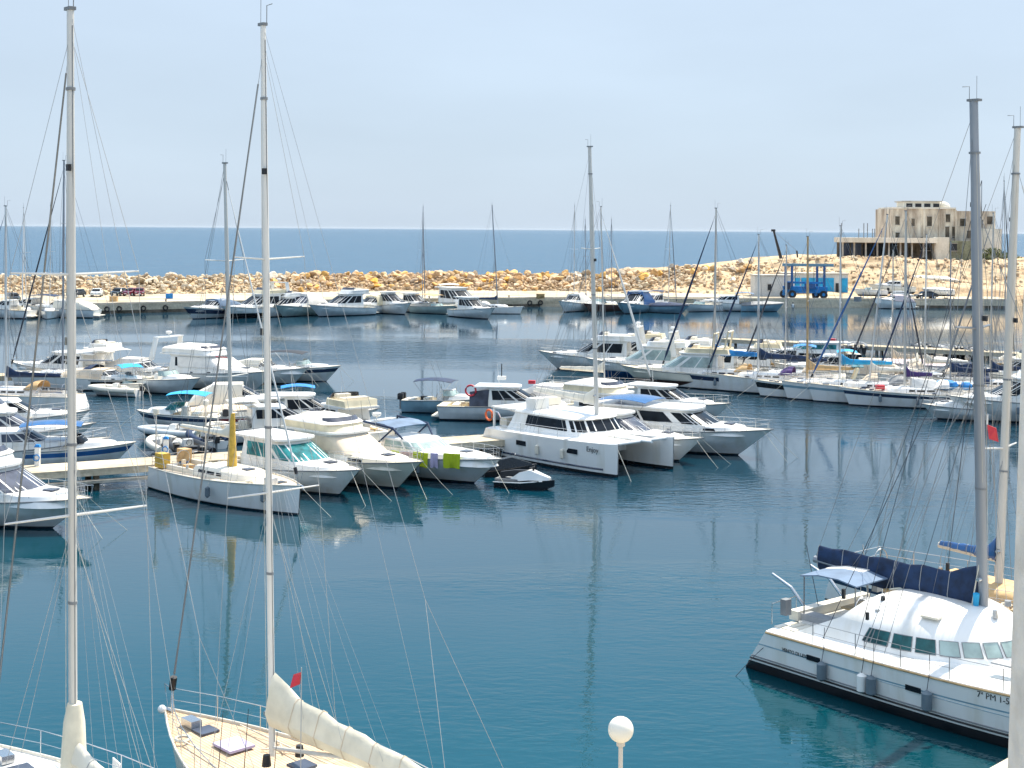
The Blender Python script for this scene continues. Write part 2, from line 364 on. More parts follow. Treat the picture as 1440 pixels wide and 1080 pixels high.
# boulders of the breakwater: 300 nearest as objects, the rest one heap
def rock_mesh(seed, sub=2):
    import bmesh
    rr = random.Random(seed); bm = bmesh.new(); bmesh.ops.create_icosphere(bm, subdivisions=sub, radius=1)
    sx, sy, sz = rr.uniform(.8, 1.4), rr.uniform(.7, 1.1), rr.uniform(.6, .95); off = Vector((rr.random() * 50, rr.random() * 50, 0))
    cuts = [(Vector((rr.uniform(-1, 1), rr.uniform(-1, 1), rr.uniform(-1, 1))).normalized(), rr.uniform(.42, .72)) for _ in range(10)]
    for v in bm.verts:
        p = v.co.copy()
        for nn, dd in cuts:
            k = p.dot(nn) - dd
            if k > 0: p -= nn * k
        p *= 1 + .07 * noise.noise(p * 2 + off); v.co = Vector((p.x * sx, p.y * sy, p.z * sz))
    vs = [tuple(v.co) for v in bm.verts]; fs = [tuple(v.index for v in f.verts) for f in bm.faces]; bm.free(); return vs, fs
PROT = [rock_mesh(i, 2) for i in range(10)]; PLOW = [rock_mesh(i + 20, 1) for i in range(10)]
spots = []
rr = random.Random(5)
for row in range(12):
    x = -150.0
    while x < 62:
        cy = crest(x); yy = cy - 12.5 + row * 1.4 + rr.uniform(-.6, .6); xx = x + rr.uniform(-.5, .5)
        x += rr.uniform(.8, 1.5)
        if xx > 22 and rr.random() < (xx - 22) / 40: continue
        s = (.32 + .85 * rr.random() ** 2) * (1.1 if row > 5 else .9)
        if xx < -48: s *= .8
        spots.append((xx, yy, ground(xx, yy) + .45 + .2 * s, s))
vis = [p for p in spots if -.36 * p[1] < p[0] < .36 * p[1]]
vis.sort(key=lambda p: -p[3] + (0 if (p[1] - crest(p[0])) > -8 else .15)); big = vis[:300]; bset = set(big)
bm_me = []
for i, (vs, fs) in enumerate(PROT):
    for pm in ('rock', 'palerock'):
        m_ = MB(); m_.add(vs, fs); me = bpy.data.meshes.new('boulder'); me.from_pydata(m_.v, [], m_.f); me.materials.append(MATS[pm]); bm_me.append(me)
for (x, y, z, s) in big:
    pale = x < -46 - 6 * math.sin(y) or (x > 12 and rr.random() < .4)
    o = bpy.data.objects.new('boulder', bm_me[rr.randrange(10) * 2 + (1 if pale else 0)]); COL.objects.link(o)
    o.location = (x, y, z); o.scale = (s, s, s); o.rotation_euler = (rr.uniform(-.5, .5), rr.uniform(-.5, .5), rr.uniform(0, 6.28))
    tag(o, 'sandy limestone boulder in the rubble breakwater behind the far quay', 'boulder', 'boulders of the breakwater')
heap = MB(); heap2 = MB()
for (x, y, z, s) in spots + [(rr.uniform(-120, 40), 0, 0, 0) for _ in range(2600)] + [(rr.uniform(15, 118), 0, 0, -1) for _ in range(1500)]:
    if (x, y, z, s) in bset: continue
    if s == -1: y = rr.uniform(282, 304); s = rr.uniform(.15, .55) * (1.5 if rr.random() < .1 else 1); z = ground(x, y) + .1 * s
    elif s == 0: y = crest(x) - 13 + rr.random() * 20; z = ground(x, y) + .35; s = rr.uniform(.25, .6)
    vs, fs = PLOW[rr.randrange(10)]; a = rr.uniform(0, 6.28); M_ = Matrix.Rotation(a, 3, 'Z') @ Matrix.Rotation(rr.uniform(-.6, .6), 3, 'X')
    (heap2 if x < -46 or (x > 10 and rr.random() < .55) else heap).add([Vector((x, y, z)) + M_ @ (Vector(v) * s) for v in vs], fs)
for hp, mm in ((heap, 'rock'), (heap2, 'palerock')):
    o = hp.build('rubble_stones', mm); o['kind'] = 'stuff'

# ---- buildings
def wallbox(mb, x0, x1, y0, y1, z0, z1): mb.box(((x0 + x1) / 2, (y0 + y1) / 2, (z0 + z1) / 2), (x1 - x0, y1 - y0, z1 - z0))
def opening(par, x, y, z0, w_, h_, nm='window', m='glass', frame='concrete', d=.06):
    o = MB().box((x, y - d / 2, z0 + h_ / 2), (w_, d, h_)).build(nm, m, par)
    if frame:
        f = MB(); f.box((x, y - d, z0 - .06), (w_ + .3, .16, .12)); f.box((x, y - d, z0 + h_ + .05), (w_ + .2, .12, .1)); f.build('sill', frame, o)
    return o
YB = 322.0
def bx(px, py): p = PD(px, py, YB); return p.x, p.z
b = thing('derelict_hotel', 'weathered unfinished beige stone block on the headland with penthouse and stained walls', 'building', (0, 0, 0))
x0, z0 = bx(1253, 362); x1, zt = bx(1344, 294); x2, zt2 = bx(1402, 297); x3, zp = bx(1276, 283); x4, _ = bx(1316, 283)
m = MB(); wallbox(m, x0, x1, YB, YB + 14, 5, zt); m.build('wall', 'oldwall', b)
m = MB(); wallbox(m, x0 + .35, x1 + .004, YB - .25, YB + 13, zt + .004, zt + .35); m.build('cornice', 'paintwall', b)
m = MB(); wallbox(m, x1 + .006, x2, YB + 1.0, YB + 12, 5, zt2); m.build('side_wing', 'oldwall', b)
m = MB(); wallbox(m, x2 - 4.2, x2 + 1.2, YB + .2, YB + .99, zt2 - 11, zt2 - 4); m.build('balcony_block', 'paintwall', b)
m = MB(); wallbox(m, x3, x4 + 1.5, YB + 2, YB + 9, zt + .36, zp - .1); m.build('penthouse', 'paintwall', b)
m = MB(); wallbox(m, x3 - .4, x4 + 1.9, YB + 1.5, YB + 9.4, zp - .09, zp + .15); m.build('roof', 'concrete', b)
for i in range(4): opening(b, x3 + 1.0 + i * 2.05, YB + 2, zp - 1.25, 1.4, .8, m='black', frame=None)
for px, py, ww, hh in ((1262, 316, 1.0, 1.9), (1262, 337, .9, 1.6), (1284, 318, .7, 1.7), (1307, 318, 1.1, 2.2), (1333, 312, 1.0, 1.7), (1332, 335, .9, 2.6), (1342, 335, 1.0, 2.6), (1297, 342, .8, 1.4)):
    x, z = bx(px, py); opening(b, x, YB, z, ww, hh, m='darkwall', frame='concrete')
for px, py in ((1394, 315), (1380, 320), (1366, 335), (1356, 318)):
    x, z = bx(px, py); opening(b, x, YB + 1.0, z, 1.3, 1.7, m='darkwall', frame='concrete')
m = MB(); xx, zz = bx(1339, 291); m.sphere((xx - .3, YB + 6, zt + .3), 1.7, 16, (1, 1, .9)); m.build('roof_dome', 'paintwall', b, True)
m = MB()
for i in range(5): m.box((x0 + .15 + i * 3.6, YB - .14, (zt + 8) / 2), (.35, .28, zt - 8.3))
m.build('pilasters', 'oldwall', b)
# low annex
b = thing('seafront_pavilion', 'long low beige pavilion with dark open bays and bare columns on its roof', 'building')
xa, _ = bx(1176, 350); xb, _ = bx(1338, 350); _, zr = bx(1250, 341); _, zs = bx(1250, 333); _, zg = bx(1250, 361)
xm, _ = bx(1306, 350)
YA = YB - 6
m = MB(); wallbox(m, xa - .6, xm, YA - .6, YB - .3, zr, zs - .2); m.build('roof_slab', 'paintwall', b)
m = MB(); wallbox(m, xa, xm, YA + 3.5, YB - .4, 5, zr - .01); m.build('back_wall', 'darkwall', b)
for i in range(9):
    x = lerp(xa + .1, xm - .3, i / 8); MB().box((x, YA + .2, (zg + zr) / 2), (.32, .32, zr - zg - .01)).build('column', 'concrete', b)
for i in range(5):
    x = lerp(xa + 1.2, xm - 9, i / 4); MB().box((x, YA + 3.45, (zg + zr) / 2), (2.3, .08, 2.7)).build('glazing', 'navyhull' if i < 2 else 'glass', b)
m = MB(); wallbox(m, xm + .004, xb - 2.2, YA + .5, YB - .3, 5, zs); m.build('painted_wall', 'paintwall', b)
m = MB(); wallbox(m, xb - 2.196, xb + 5, YA + .9, YB - .3, 5, zs - .8); m.build('low_wall', 'mosswall', b)
for px in (1294, 1299, 1331): x, z = bx(px, 352); opening(b, x, YA + .5 if px > 1303 else YA + 3.5, z, 1.3, 1.6, m='black', frame='concrete')
for px in (1176, 1200, 1207, 1212, 1219, 1222, 1232):
    x, z = bx(px, 333); h_ = 3.2 if px in (1176, 1207, 1212) else 2.0
    MB().box((x, YA + 1, zs - .2 + h_ / 2), (.16, .16, h_)).build('bare_column', 'grey', b)
# buildings by the boat lift
b = thing('boatyard_hut', 'small plain white block hut with one small window left of the boat lift', 'building', (*P(1090, 417, 1.55)[:2], 1.55))
MB().box((0, 3, 1.95), (7.6, 5, 3.9)).build('wall', 'render', b); MB().box((0, 3, 4.0), (8, 5.4, .2)).build('roof', 'concrete', b)
opening(b, -1.0, .5, 1.2, .7, 1.1, m='black')
b = thing('boatyard_workshop', 'long low white workshop with big bright blue doors behind the boat lift', 'building', (*P(1151, 415, 1.55)[:2], 1.55))
MB().box((-.4, 3.5, 2.05), (12.6, 6, 4.1)).build('wall', 'render', b); MB().box((-.4, 3.5, 4.2), (13, 6.4, .2)).build('roof', 'concrete', b)
for x, ww in ((-4.9, 2.6), (-1.9, 2.8), (1.5, 3.2), (5.1, 1.4)):
    d = MB().box((x, .44, 1.7), (ww, .12, 3.3)).build('door', 'azure', b); MB().box((x + ww * .35, .35, 1.3), (.06, .06, .5)).build('handle', 'steel', d)
MB().box((3.75, .45, 1.2), (.6, .1, 2.3)).build('door', 'black', b)
# travel lift
t = thing('boat_lift', 'tall blue gantry boat lift on big black wheels standing on the quay', 'boat lift', (*P(1132, 419, 1.55)[:2], 1.55), R(-12))
for sx in (-3.6, -2.4, 2.2, 3.5):
    MB().box((sx, 0 if sx in (-3.6, 2.2) else -1.6, 3.5), (.46, .46, 5.2)).build('leg', 'bluehull', t)
for y in (0, -1.6):
    MB().box((.5, y, 6.2), (9.4, .4, .5)).build('top_beam', 'greyblue', t)
for y in (0, -1.6):
    MB().box((0, y, 1.6), (8.2, .5, 1.2)).build('side_beam', 'blue', t); MB().box((0, y, 2.9), (7.4, .3, .35)).build('cross_rail', 'blue', t)
for x, y in ((-3.9, -1.2), (-2.3, -2.0), (2.0, -1.2), (3.4, -2.0)):
    wq = MB().tube([(x, y - .3, .75), (x, y + .3, .75)], .75, 18).build('wheel', 'rubber', t, True); MB().tube([(x, y - .34, .75), (x, y + .34, .75)], .3, 12).build('rim', 'blue', wq)
MB().box((-3.2, -2.2, 2.3), (1.1, .9, 1.3)).build('cab', 'navyhull', t); MB().box((.9, -2.0, 2.3), (2.0, .8, .9)).build('engine_box', 'bluehull', t)
for x in (-1.8, 1.6): MB().tube([(x, -.2, 6.0), (x, -.3, 2.4)], .05, 5).build('sling', 'black', t)
# far crane
p = PD(1101, 361, 318)
t = thing('crane', 'dark jib crane leaning left on the far shore', 'crane', (p.x, 318, 6.5))
MB().tube([(0, 0, 0), (-2.1, 0, 7.6)], [.45, .22], 5).build('jib', 'black', t); MB().box((-2.2, 0, 7.7), (.9, .4, .5)).build('jib_head', 'black', t)
MB().box((.5, 0, .8), (2.2, 2, 1.6)).build('cab', 'grey', t); MB().tube([(3.5, 0, 0), (3.1, 0, 3.2)], .2, 5).build('mast', 'black', t)
MB().tube([(.5, 0, 1.6), (3.1, 0, 3.2), (-2.1, 0, 7.6)], .04, 4).build('cable', 'wire', t)
# red and white beacon at the right edge
p = PD(1447, 345, 345)
t = thing('beacon_tower', 'tall red and white banded beacon tower at the far right behind the masts', 'tower', (p.x, 345, 6))
for i in range(7):
    z0_ = 1 + i * 3.0; MB().tube([(0, 0, z0_), (0, 0, z0_ + 2.99)], [1.1 - i * .06, 1.04 - i * .06], 14).build('band', 'red' if i % 2 else 'render', t, True)
MB().box((0, 0, .5), (4, 4, 1.0)).build('base', 'render', t); MB().tube([(0, 0, 22), (0, 0, 22.3)], 1.2, 14).build('gallery', 'grey', t)
# shrub on the headland
def bush(loc, r, n, lab):
    t = thing('shrub', lab, 'shrub', loc); rr = random.Random(int(r * 100)); m = MB()
    for _ in range(n):
        a, e, q_ = rr.uniform(0, 6.28), rr.uniform(-.1, 1.5), r * rr.uniform(.5, 1.05) * (1 + .25 * noise.noise(Vector((rr.random() * 3, 0, 1))))
        c = Vector((math.cos(a) * math.cos(e) * q_, math.sin(a) * math.cos(e) * q_, math.sin(e) * q_ * .8)); s = rr.uniform(.12, .34)
        u = Vector((rr.uniform(-1, 1), rr.uniform(-1, 1), rr.uniform(-1, 1))).normalized(); v = u.orthogonal().normalized()
        m.add([c + u * s, c + v * s * .7, c - u * s, c - v * s * .7], [(0, 1, 2, 3)])
    m.build('foliage', 'leaf', t); m = MB()
    for i in range(5): a = i * 1.3; m.tube([(0, 0, -.5), (math.cos(a) * r * .5, math.sin(a) * r * .5, r * .5)], [.12, .04], 5)
    m.build('trunk', 'timber', t)
for px, py, rr_, lab in ((1395, 357, 3.6, 'big brown green shrub below the derelict hotel wing'), (1420, 352, 2.8, 'round dark shrub at the right end of the headland'), (1379, 360, 1.8, 'small dry shrub at the foot of the stained hotel wall')):
    p = PD(px, py, 312); bush((p.x, 312, ground(p.x, 312) - .2), rr_, 900, lab)

# ---- piers
def pier(a, b_, w_, z, name, mt, th=.45, step=6):
    a, b_ = Vector((*a, 0)), Vector((*b_, 0)); d = (b_ - a).normalized(); nn = Vector((-d.y, d.x, 0)) * w_ / 2
    m = MB(); m.loft([[a - nn + Vector((0, 0, z - th)), a + nn + Vector((0, 0, z - th)), a + nn + Vector((0, 0, z)), a - nn + Vector((0, 0, z))],
                      [b_ - nn + Vector((0, 0, z - th)), b_ + nn + Vector((0, 0, z - th)), b_ + nn + Vector((0, 0, z)), b_ - nn + Vector((0, 0, z))]])
    struct(m, name, mt); L_ = (b_ - a).length; i = 1.0; m = MB()
    while i < L_:
        for s in (-.8, .8): m.tube([a + d * i + nn * s + Vector((0, 0, -5)), a + d * i + nn * s + Vector((0, 0, z - th - .003))], .18, 8)
        i += step
    struct(m, name + '_piles', 'darkwall')
    return a, d, nn
pa, pdir, pn = pier((-34, 70.5), (10, 93.7), 2.6, 1.15, 'pier', 'quayconcrete', .38)
m = MB(); aa = Vector((-27, 72.6, 0)); bb = Vector((-17.5, 77.6, 0))
m.loft([[aa + Vector((0, -.1, .40)), aa + Vector((-.2, .3, .40)), aa + Vector((-.2, .3, .55)), aa + Vector((0, -.1, .55))], [bb + Vector((0, -.1, .40)), bb + Vector((-.2, .3, .40)), bb + Vector((-.2, .3, .55)), bb + Vector((0, -.1, .55))]])
struct(m, 'pier_ledge', 'concrete')
pier((-75, 112), (-28, 133), 2.4, .85, 'back_pier', 'boards')
pier((26, 173), (64, 150), 2.4, .95, 'right_pier', 'quayconcrete')

def lamp(loc, h_, r, lab, rp=.04, cap='sphere'):
    t = thing('street_lamp', lab, 'lamp', loc)
    MB().tube([(0, 0, 0), (0, 0, h_)], rp, 10).build('pole', 'palemast', t, True); MB().tube([(0, 0, 0), (0, 0, .25)], [rp * 2.2, rp * 1.5], 10).build('base', 'palemast', t, True)
    if cap == 'sphere': MB().tube([(0, 0, h_ - .05), (0, 0, h_ + .06)], rp * 1.9, 10).build('collar', 'palemast', t, True); MB().sphere((0, 0, h_ + r), r, 32).build('globe', 'opal', t, True)
    else: MB().tube([(0, 0, h_), (0, 0, h_ + .1), (0, 0, h_ + .32), (0, 0, h_ + .4)], [r * .6, r, r, r * .4], 10).build('globe', 'opal', t, True)
g0 = PD(873, 1026, 22.2)
lamp((g0.x, 22.2, 1.2), g0.z - .2 - 1.2, .2, 'white globe street lamp on slim pole at bottom centre', .036)
for px, py, lab in ((219, 655, 'thin white lamp post at the left end of the moored row on the pier'), (289, 640, 'thin white lamp post behind the cockpit of the white sailboat')):
    p = P(px, py, 1.15); lamp((p.x, p.y, 1.15), 2.75, .16, lab, .035, 'box')

for i, f in enumerate((.10, .24, .40, .62)):
    q_ = pa + pdir * 43 * f + pn * .7; t = thing('power_pedestal', ('white power pedestal on the pier near its left end', 'white power pedestal on the pier left of the lamp posts', 'white power pedestal on the pier behind the white sloop', 'white power pedestal on the pier behind the towel cruiser')[i], 'pedestal', (q_.x, q_.y, 1.152))
    MB().box((0, 0, .5), (.25, .25, 1.0)).build('post', 'white', t); MB().box((0, 0, 1.08), (.3, .3, .14), taper=.6).build('cap', 'blue', t); MB().torus((0, -.2, .45), .16, .035, 12, 5, 'y').build('hose', 'blue', t)
for i, (px, py, lab, mt) in enumerate(((160, 424, 'stack of brown fish crates on the left quay', 'tan'), (238, 420, 'blue plastic tub on the left quay', 'blue'), (760, 420, 'wooden crate on the bare middle of the far quay', 'timber'), (1206, 424, 'grey tool cabinet by the boatyard workshop', 'grey'), (1235, 426, 'white drum on the right quay', 'white'))):
    p = P(px, py, 1.55); t = thing('crate', lab, 'crate', (p.x, p.y, 1.554), R(17 * i)); MB().box((0, 0, .4), (1.2, .9, .8)).build('body', mt, t); MB().box((0, 0, .83), (1.26, .96, .06)).build('lid', mt, t)

# camera-side house column
xw1 = PD(1438.5, 440, 6).x; xw2 = PD(1417, 1080, 6).x; zA = PD(1438, 440, 6).z; zB = PD(1417, 1080, 6).z
def wx(z): return lerp(xw2, xw1, (z - zB) / (zA - zB))
m = MB(); zs_ = (9.9, zB, zA, zA + .1)
m.loft([[(wx(z), 5.6, z), (wx(z) + 1.6, 5.6, z), (wx(z) + 1.6, 6, z), (wx(z), 6, z)] for z in zs_])
o = m.build('house_wall', 'render'); tag(o, 'pale plastered wall end of the balcony at the right edge', 'wall')
m = MB(); m.box((2.99, 5.2, 5.55), (1.7, 1.6, 8.69)); o = m.build('house_buttress', 'render'); tag(o, 'plain plastered house pier under the balcony wall', 'wall')

# ---- cars
def car(px, py, hd, col, lab, L_=4.2, van=False):
    p = P(px, py, 1.55); t = thing('parked_car', lab, 'car', (p.x, p.y, 1.555), R(hd), 'cars parked on the far quay')
    Wd, hh = 1.75, (1.9 if van else 1.45)
    prof = [(-L_ / 2, .35), (-L_ / 2 + .02, .85), (-L_ / 2 + .25, .98 if not van else 1.2), (-L_ / 2 + .55, hh - .05), (-.2, hh), (.55, hh - .06), (1.15 if not van else 1.35, .95), (L_ / 2 - .1, .78), (L_ / 2, .55), (L_ / 2, .35)]
    n_ = len(prof); rings = []
    for y, k in ((-Wd / 2, .86), (-Wd / 2 + .12, 1), (Wd / 2 - .12, 1), (Wd / 2, .86)):
        rings.append([(x, y * (1 if z < 1 else .86), .35 + (z - .35) * (1 if z > .4 else 1) * (k if z > .9 else 1)) for x, z in prof])
    MB().loft(rings).build('body', col, t)
    for sx, x0_, x1_ in ((1, .6, 1.12), (-1, -L_ / 2 + .28, -L_ / 2 + .54)):
        za, zb = (hh - .1, 1.02) if sx > 0 else (1.05, hh - .1)
        MB().add([(x0_ + .03 * sx, -.62, za + .02), (x0_ + .03 * sx, .62, za + .02), (x1_ + .03 * sx, .68, zb + .02), (x1_ + .03 * sx, -.68, zb + .02)], [(0, 1, 2, 3)]).build('windscreen', 'glass', t)
    for s in (-1, 1):
        MB().box((-.15, s * .775, 1.13), (2.0, .02, .32)).build('side_window', 'glass', t)
        for x in (-L_ / 2 + .75, L_ / 2 - .8):
            wq = MB().tube([(x, s * (Wd / 2 - .2), .32), (x, s * (Wd / 2 + .02), .32)], .32, 14).build('wheel', 'rubber', t); MB().tube([(x, s * (Wd / 2 + .021), .32), (x, s * (Wd / 2 + .035), .32)], .18, 10).build('rim', 'silver', wq)
        MB().box((L_ / 2 + .005, s * .62, .65), (.03, .3, .14)).build('headlight', 'paleglass', t)
        MB().box((-L_ / 2 + .0, s * .66, .78), (.03, .22, .2)).build('tail_light', 'red', t)
    MB().box((L_ / 2 + .006, 0, .45), (.03, .5, .11)).build('number_plate', 'white', t)
for a in ((107, 418, -100, 'darkcar', 'dark car half hidden by the tall left mast on the far quay'), (136, 417, -80, 'silver', 'pale silver car parked on the far quay between two dark ones'),
          (167, 416, -95, 'darkcar', 'black car parked alone left of the maroon cars'), (186, 416, -110, 'maroon', 'left maroon car of the pair on the far quay'),
          (196, 416, -75, 'maroon', 'right maroon car of the pair on the far quay'), (1337, 416, -160, 'white', 'white car parked before the long beached hull'),
          (1302, 420, -170, 'darkcar', 'black car on the right quay near the boatyard boats'), (1268, 420, -10, 'silver', 'silver car on the quay right of the workshop'),
          (18, 424, -60, 'darkcar', 'dark car at the far left end of the quay')): car(*a)

# ---- quay furniture
def bollard(x, y, z, lab, i=0):
    t = MB().tube([(0, 0, 0), (0, 0, .35), (0, 0, .42), (0, 0, .5)], [.14, .11, .2, .17], 10).build('bollard', 'black', None, True); t.location = (x, y, z)
    tag(t, lab, 'bollard', 'mooring bollards on the far quay')
for i in range(12):
    s = i / 11; x = lerp(-85, 70, s); a = next((p0, p1) for p0, p1 in zip(QE, QE[1:]) if p0[0] <= x <= p1[0]); y = lerp(a[0][1], a[1][1], (x - a[0][0]) / (a[1][0] - a[0][0]))
    bollard(x, y + 1.2, 1.552, 'black iron mooring bollard on the edge of the far quay')
for i, px in enumerate((135, 151, 168, 202, 233, 745, 760)):
    for (x0_, y0_), (x1_, y1_) in zip(QE, QE[1:]):
        p = P(px, 438, 0); u = p.x / p.y
        tt = (y0_ * u - x0_) / ((x1_ - x0_) - (y1_ - y0_) * u)
        if 0 <= tt <= 1: break
    x = lerp(x0_, x1_, tt); y = lerp(y0_, y1_, tt)
    o = MB().torus((0, 0, 0), .36, .13, 14, 6, 'y').build('tyre', 'rubber', None, True); o.location = (x, y - .2, .75); tag(o, 'black tyre hung as a fender on the far quay wall', 'tyre', 'tyres hung on the far quay wall')
def person(px, py, z, hd, shirt, legs, lab):
    p = P(px, py, z); t = thing('person', lab, 'person', (p.x, p.y, z + .004), R(hd))
    import bmesh
    pts = [((0, 0, .95), .15), ((0, 0, 1.2), .15), ((0, 0, 1.42), .16), ((0, 0, 1.52), .06), ((.01, 0, 1.66), .10), ((.01, 0, 1.74), .08),
           ((0, .2, 1.42), .06), ((.03, .25, 1.15), .045), ((.10, .26, .92), .035), ((0, -.2, 1.42), .06), ((.02, -.26, 1.15), .045), ((.06, -.27, .9), .035),
           ((0, .1, .88), .10), ((.03, .12, .5), .07), ((.02, .12, .06), .05), ((.16, .12, .04), .04), ((0, -.1, .88), .10), ((-.03, -.12, .5), .07), ((-.06, -.12, .06), .05), ((.08, -.12, .04), .04)]
    ed = [(0, 1), (1, 2), (2, 3), (3, 4), (4, 5), (2, 6), (6, 7), (7, 8), (2, 9), (9, 10), (10, 11), (0, 12), (12, 13), (13, 14), (14, 15), (0, 16), (16, 17), (17, 18), (18, 19)]
    me = bpy.data.meshes.new('body'); me.from_pydata([q_[0] for q_ in pts], ed, []); o = bpy.data.objects.new('body', me); COL.objects.link(o); o.parent = t
    md = o.modifiers.new('skin', 'SKIN'); me.skin_vertices.new() if not me.skin_vertices else None
    for i, q_ in enumerate(pts): me.skin_vertices[0].data[i].radius = (q_[1], q_[1])
    me.skin_vertices[0].data[0].use_root = True
    sb = o.modifiers.new('sub', 'SUBSURF'); sb.levels = 1; sb.render_levels = 1; me.materials.append(MATS[legs])
    MB().tube([(0, 0, .98), (0, 0, 1.2), (0, 0, 1.44), (0, 0, 1.5)], [(.19, .15), (.18, .15), (.21, .14), (.1, .09)], 10).build('shirt', shirt, t, True)
    MB().sphere((-.01, 0, 1.74), .115, 10, (1, .9, .85)).build('hair', 'black', t, True)
person(17, 425, 1.55, -90, 'black', 'grey', 'distant person in dark clothes walking at the left end of the far quay')
person(1115, 441, 1.0, -90, 'silver', 'grey', 'distant person in pale top near the blue boat lift')
# ---------------------------------------------------------------- boat building
class Hull:
    """x forward, y port, z=0 at the waterline"""
    def __init__(s, L, B, Fs, Fb, kind='motor', rake=None, tr=0.0, draft=.35, sheerp=2.0):
        s.L, s.B, s.Fs, s.Fb, s.kind, s.draft, s.sp = L, B, Fs, Fb, kind, draft, sheerp
        s.rake = rake if rake is not None else (.17 * L if kind == 'motor' else .05 * L); s.tr = tr
    def prof(s, t):
        if s.kind == 'motor':
            return lerp(.92, 1, math.sin(min(t / .45, 1) * math.pi / 2)) if t < .45 else max(.02, (1 - ((t - .45) / .55) ** 2.3) ** .85 if t < 1 else .02)
        if s.kind == 'cat': return lerp(.86, 1, min(t / .4, 1)) if t < .5 else max(.05, (1 - ((t - .5) / .5) ** 2.2) ** .8 if t < 1 else .05)
        return lerp(.74, 1, math.sin(min(t / .45, 1) * math.pi / 2)) if t < .45 else max(.02, (1 - ((t - .45) / .55) ** 1.9) ** .95 if t < 1 else .02)
    def zs(s, t): return s.Fs + (s.Fb - s.Fs) * max(0, t) ** s.sp
    def half(s, t, f):
        if s.kind == 'motor':
            wl = lerp(.86, .38, t); f = max(0, f); k = lerp(wl, .95, f / .5) if f < .5 else lerp(.95, 1, (f - .5) / .5)
            return s.B / 2 * s.prof(t) * k
        wl = lerp(.86, .72, t)
        return s.B / 2 * s.prof(t) * lerp(wl, 1, max(0, f) ** .8)
    def pt(s, t, z, side, out=0.0):
        f = z / s.zs(t); fx = max(-.25, min(1, f))
        x = lerp(-s.L / 2 + s.tr * fx, s.L / 2 - s.rake * (1 - fx), t)
        if f >= 0: y = s.half(t, f)
        else: y = s.half(t, 0) * (1 + z / s.draft * .85)
        return Vector((x, side * (y + out), z))
    def tx(s, x): return max(0, min(1, (x + s.L / 2 - s.tr) / (s.L - s.tr)))      # station of a deck x
    def mesh(s, parent, top='white', boot='antifoul', stripe=None, band=(.62, .86), bootz=.10, n=18, name='hull', stripe2=None):
        lv = [('a', -s.draft), ('a', -.05), ('a', bootz), ('a', bootz + .07), ('f', .45), ('f', band[0]), ('f', band[1]), ('f', 1.0)]
        rings = []
        for i in range(n + 1):
            t = (i / n) ** .9; t = i / n
            def z_(k, v): return v if k == 'a' else max(v * s.zs(t), bootz + .075)
            P_ = [s.pt(t, z_(k, v), 1) for k, v in reversed(lv)]; S_ = [s.pt(t, z_(k, v), -1) for k, v in lv]
            rings.append(P_ + S_)
        m = MB(); m.loft(rings, closed=False); nf = len(rings[0]) - 1; K = len(lv)
        mi = []
        for i in range(n):
            for j in range(nf):
                a = j if j < K - 1 else (2 * K - 2 - j)       # 0 = top band
                if j == K - 1: mi.append(1); continue
                if a == 1 and stripe: mi.append(2)
                elif a == 4: mi.append(0 if not stripe2 else 3)
                elif a >= 5: mi.append(1)
                else: mi.append(0)
        m.m = mi
        m.mi = 0; r0 = rings[0]; k = len(m.v); m.add(r0, []); m.f.append(tuple(k + i for i in reversed(range(len(r0))))); m.m.append(0)
        return m.build(name, [top, boot, stripe or top, stripe2 or top], parent, True)
    def deck(s, parent, mt='nonskid', well=None, camber=.05, mwell=None, name='deck', toe=.06, inset=0.0):
        ts = sorted(set([i / 20 for i in range(21)] + ([s.tx(well[0]) - .0015, s.tx(well[0]) + .0015, s.tx(well[1]) - .0015, s.tx(well[1]) + .0015] if well else [])))
        ts = [max(0, min(1, t)) for t in ts]; fr = [-1, -.8, -.62, -.6, 0, .6, .62, .8, 1]; rings = []
        for t in ts:
            z = s.zs(t) - toe; hw = s.half(t, 1) - inset; x = lerp(-s.L / 2 + s.tr, s.L / 2, t) - (.02 if t == 1 else 0); row = []
            for f in fr:
                zz = z + camber * (1 - f * f); wf = well[2] if well else .6
                ff = f if abs(f) in (1, 0) else (math.copysign({.8: .5 + wf / 2, .62: wf + .02, .6: wf}[abs(f)], f))
                if well and abs(ff) <= wf and s.tx(well[0]) < t < s.tx(well[1]): zz = z - well[3]
                row.append(Vector((x, ff * hw, zz)))
            rings.append(row)
        m = MB(); m.loft(rings, closed=False); return m.build(name, mt, parent)
    def rail(s, t0, t1, h, inset=.08, n=14, dz=0):
        out = []
        for i in range(n + 1): t = lerp(t0, t1, i / n); out.append((t, s.zs(t)))
        return out
    def edge(s, t, side, inset=.05, dz=0):
        return Vector((lerp(-s.L / 2 + s.tr, s.L / 2, t) - (inset if t > .97 else 0), side * max(0, s.half(t, 1) - inset), s.zs(t) + dz))

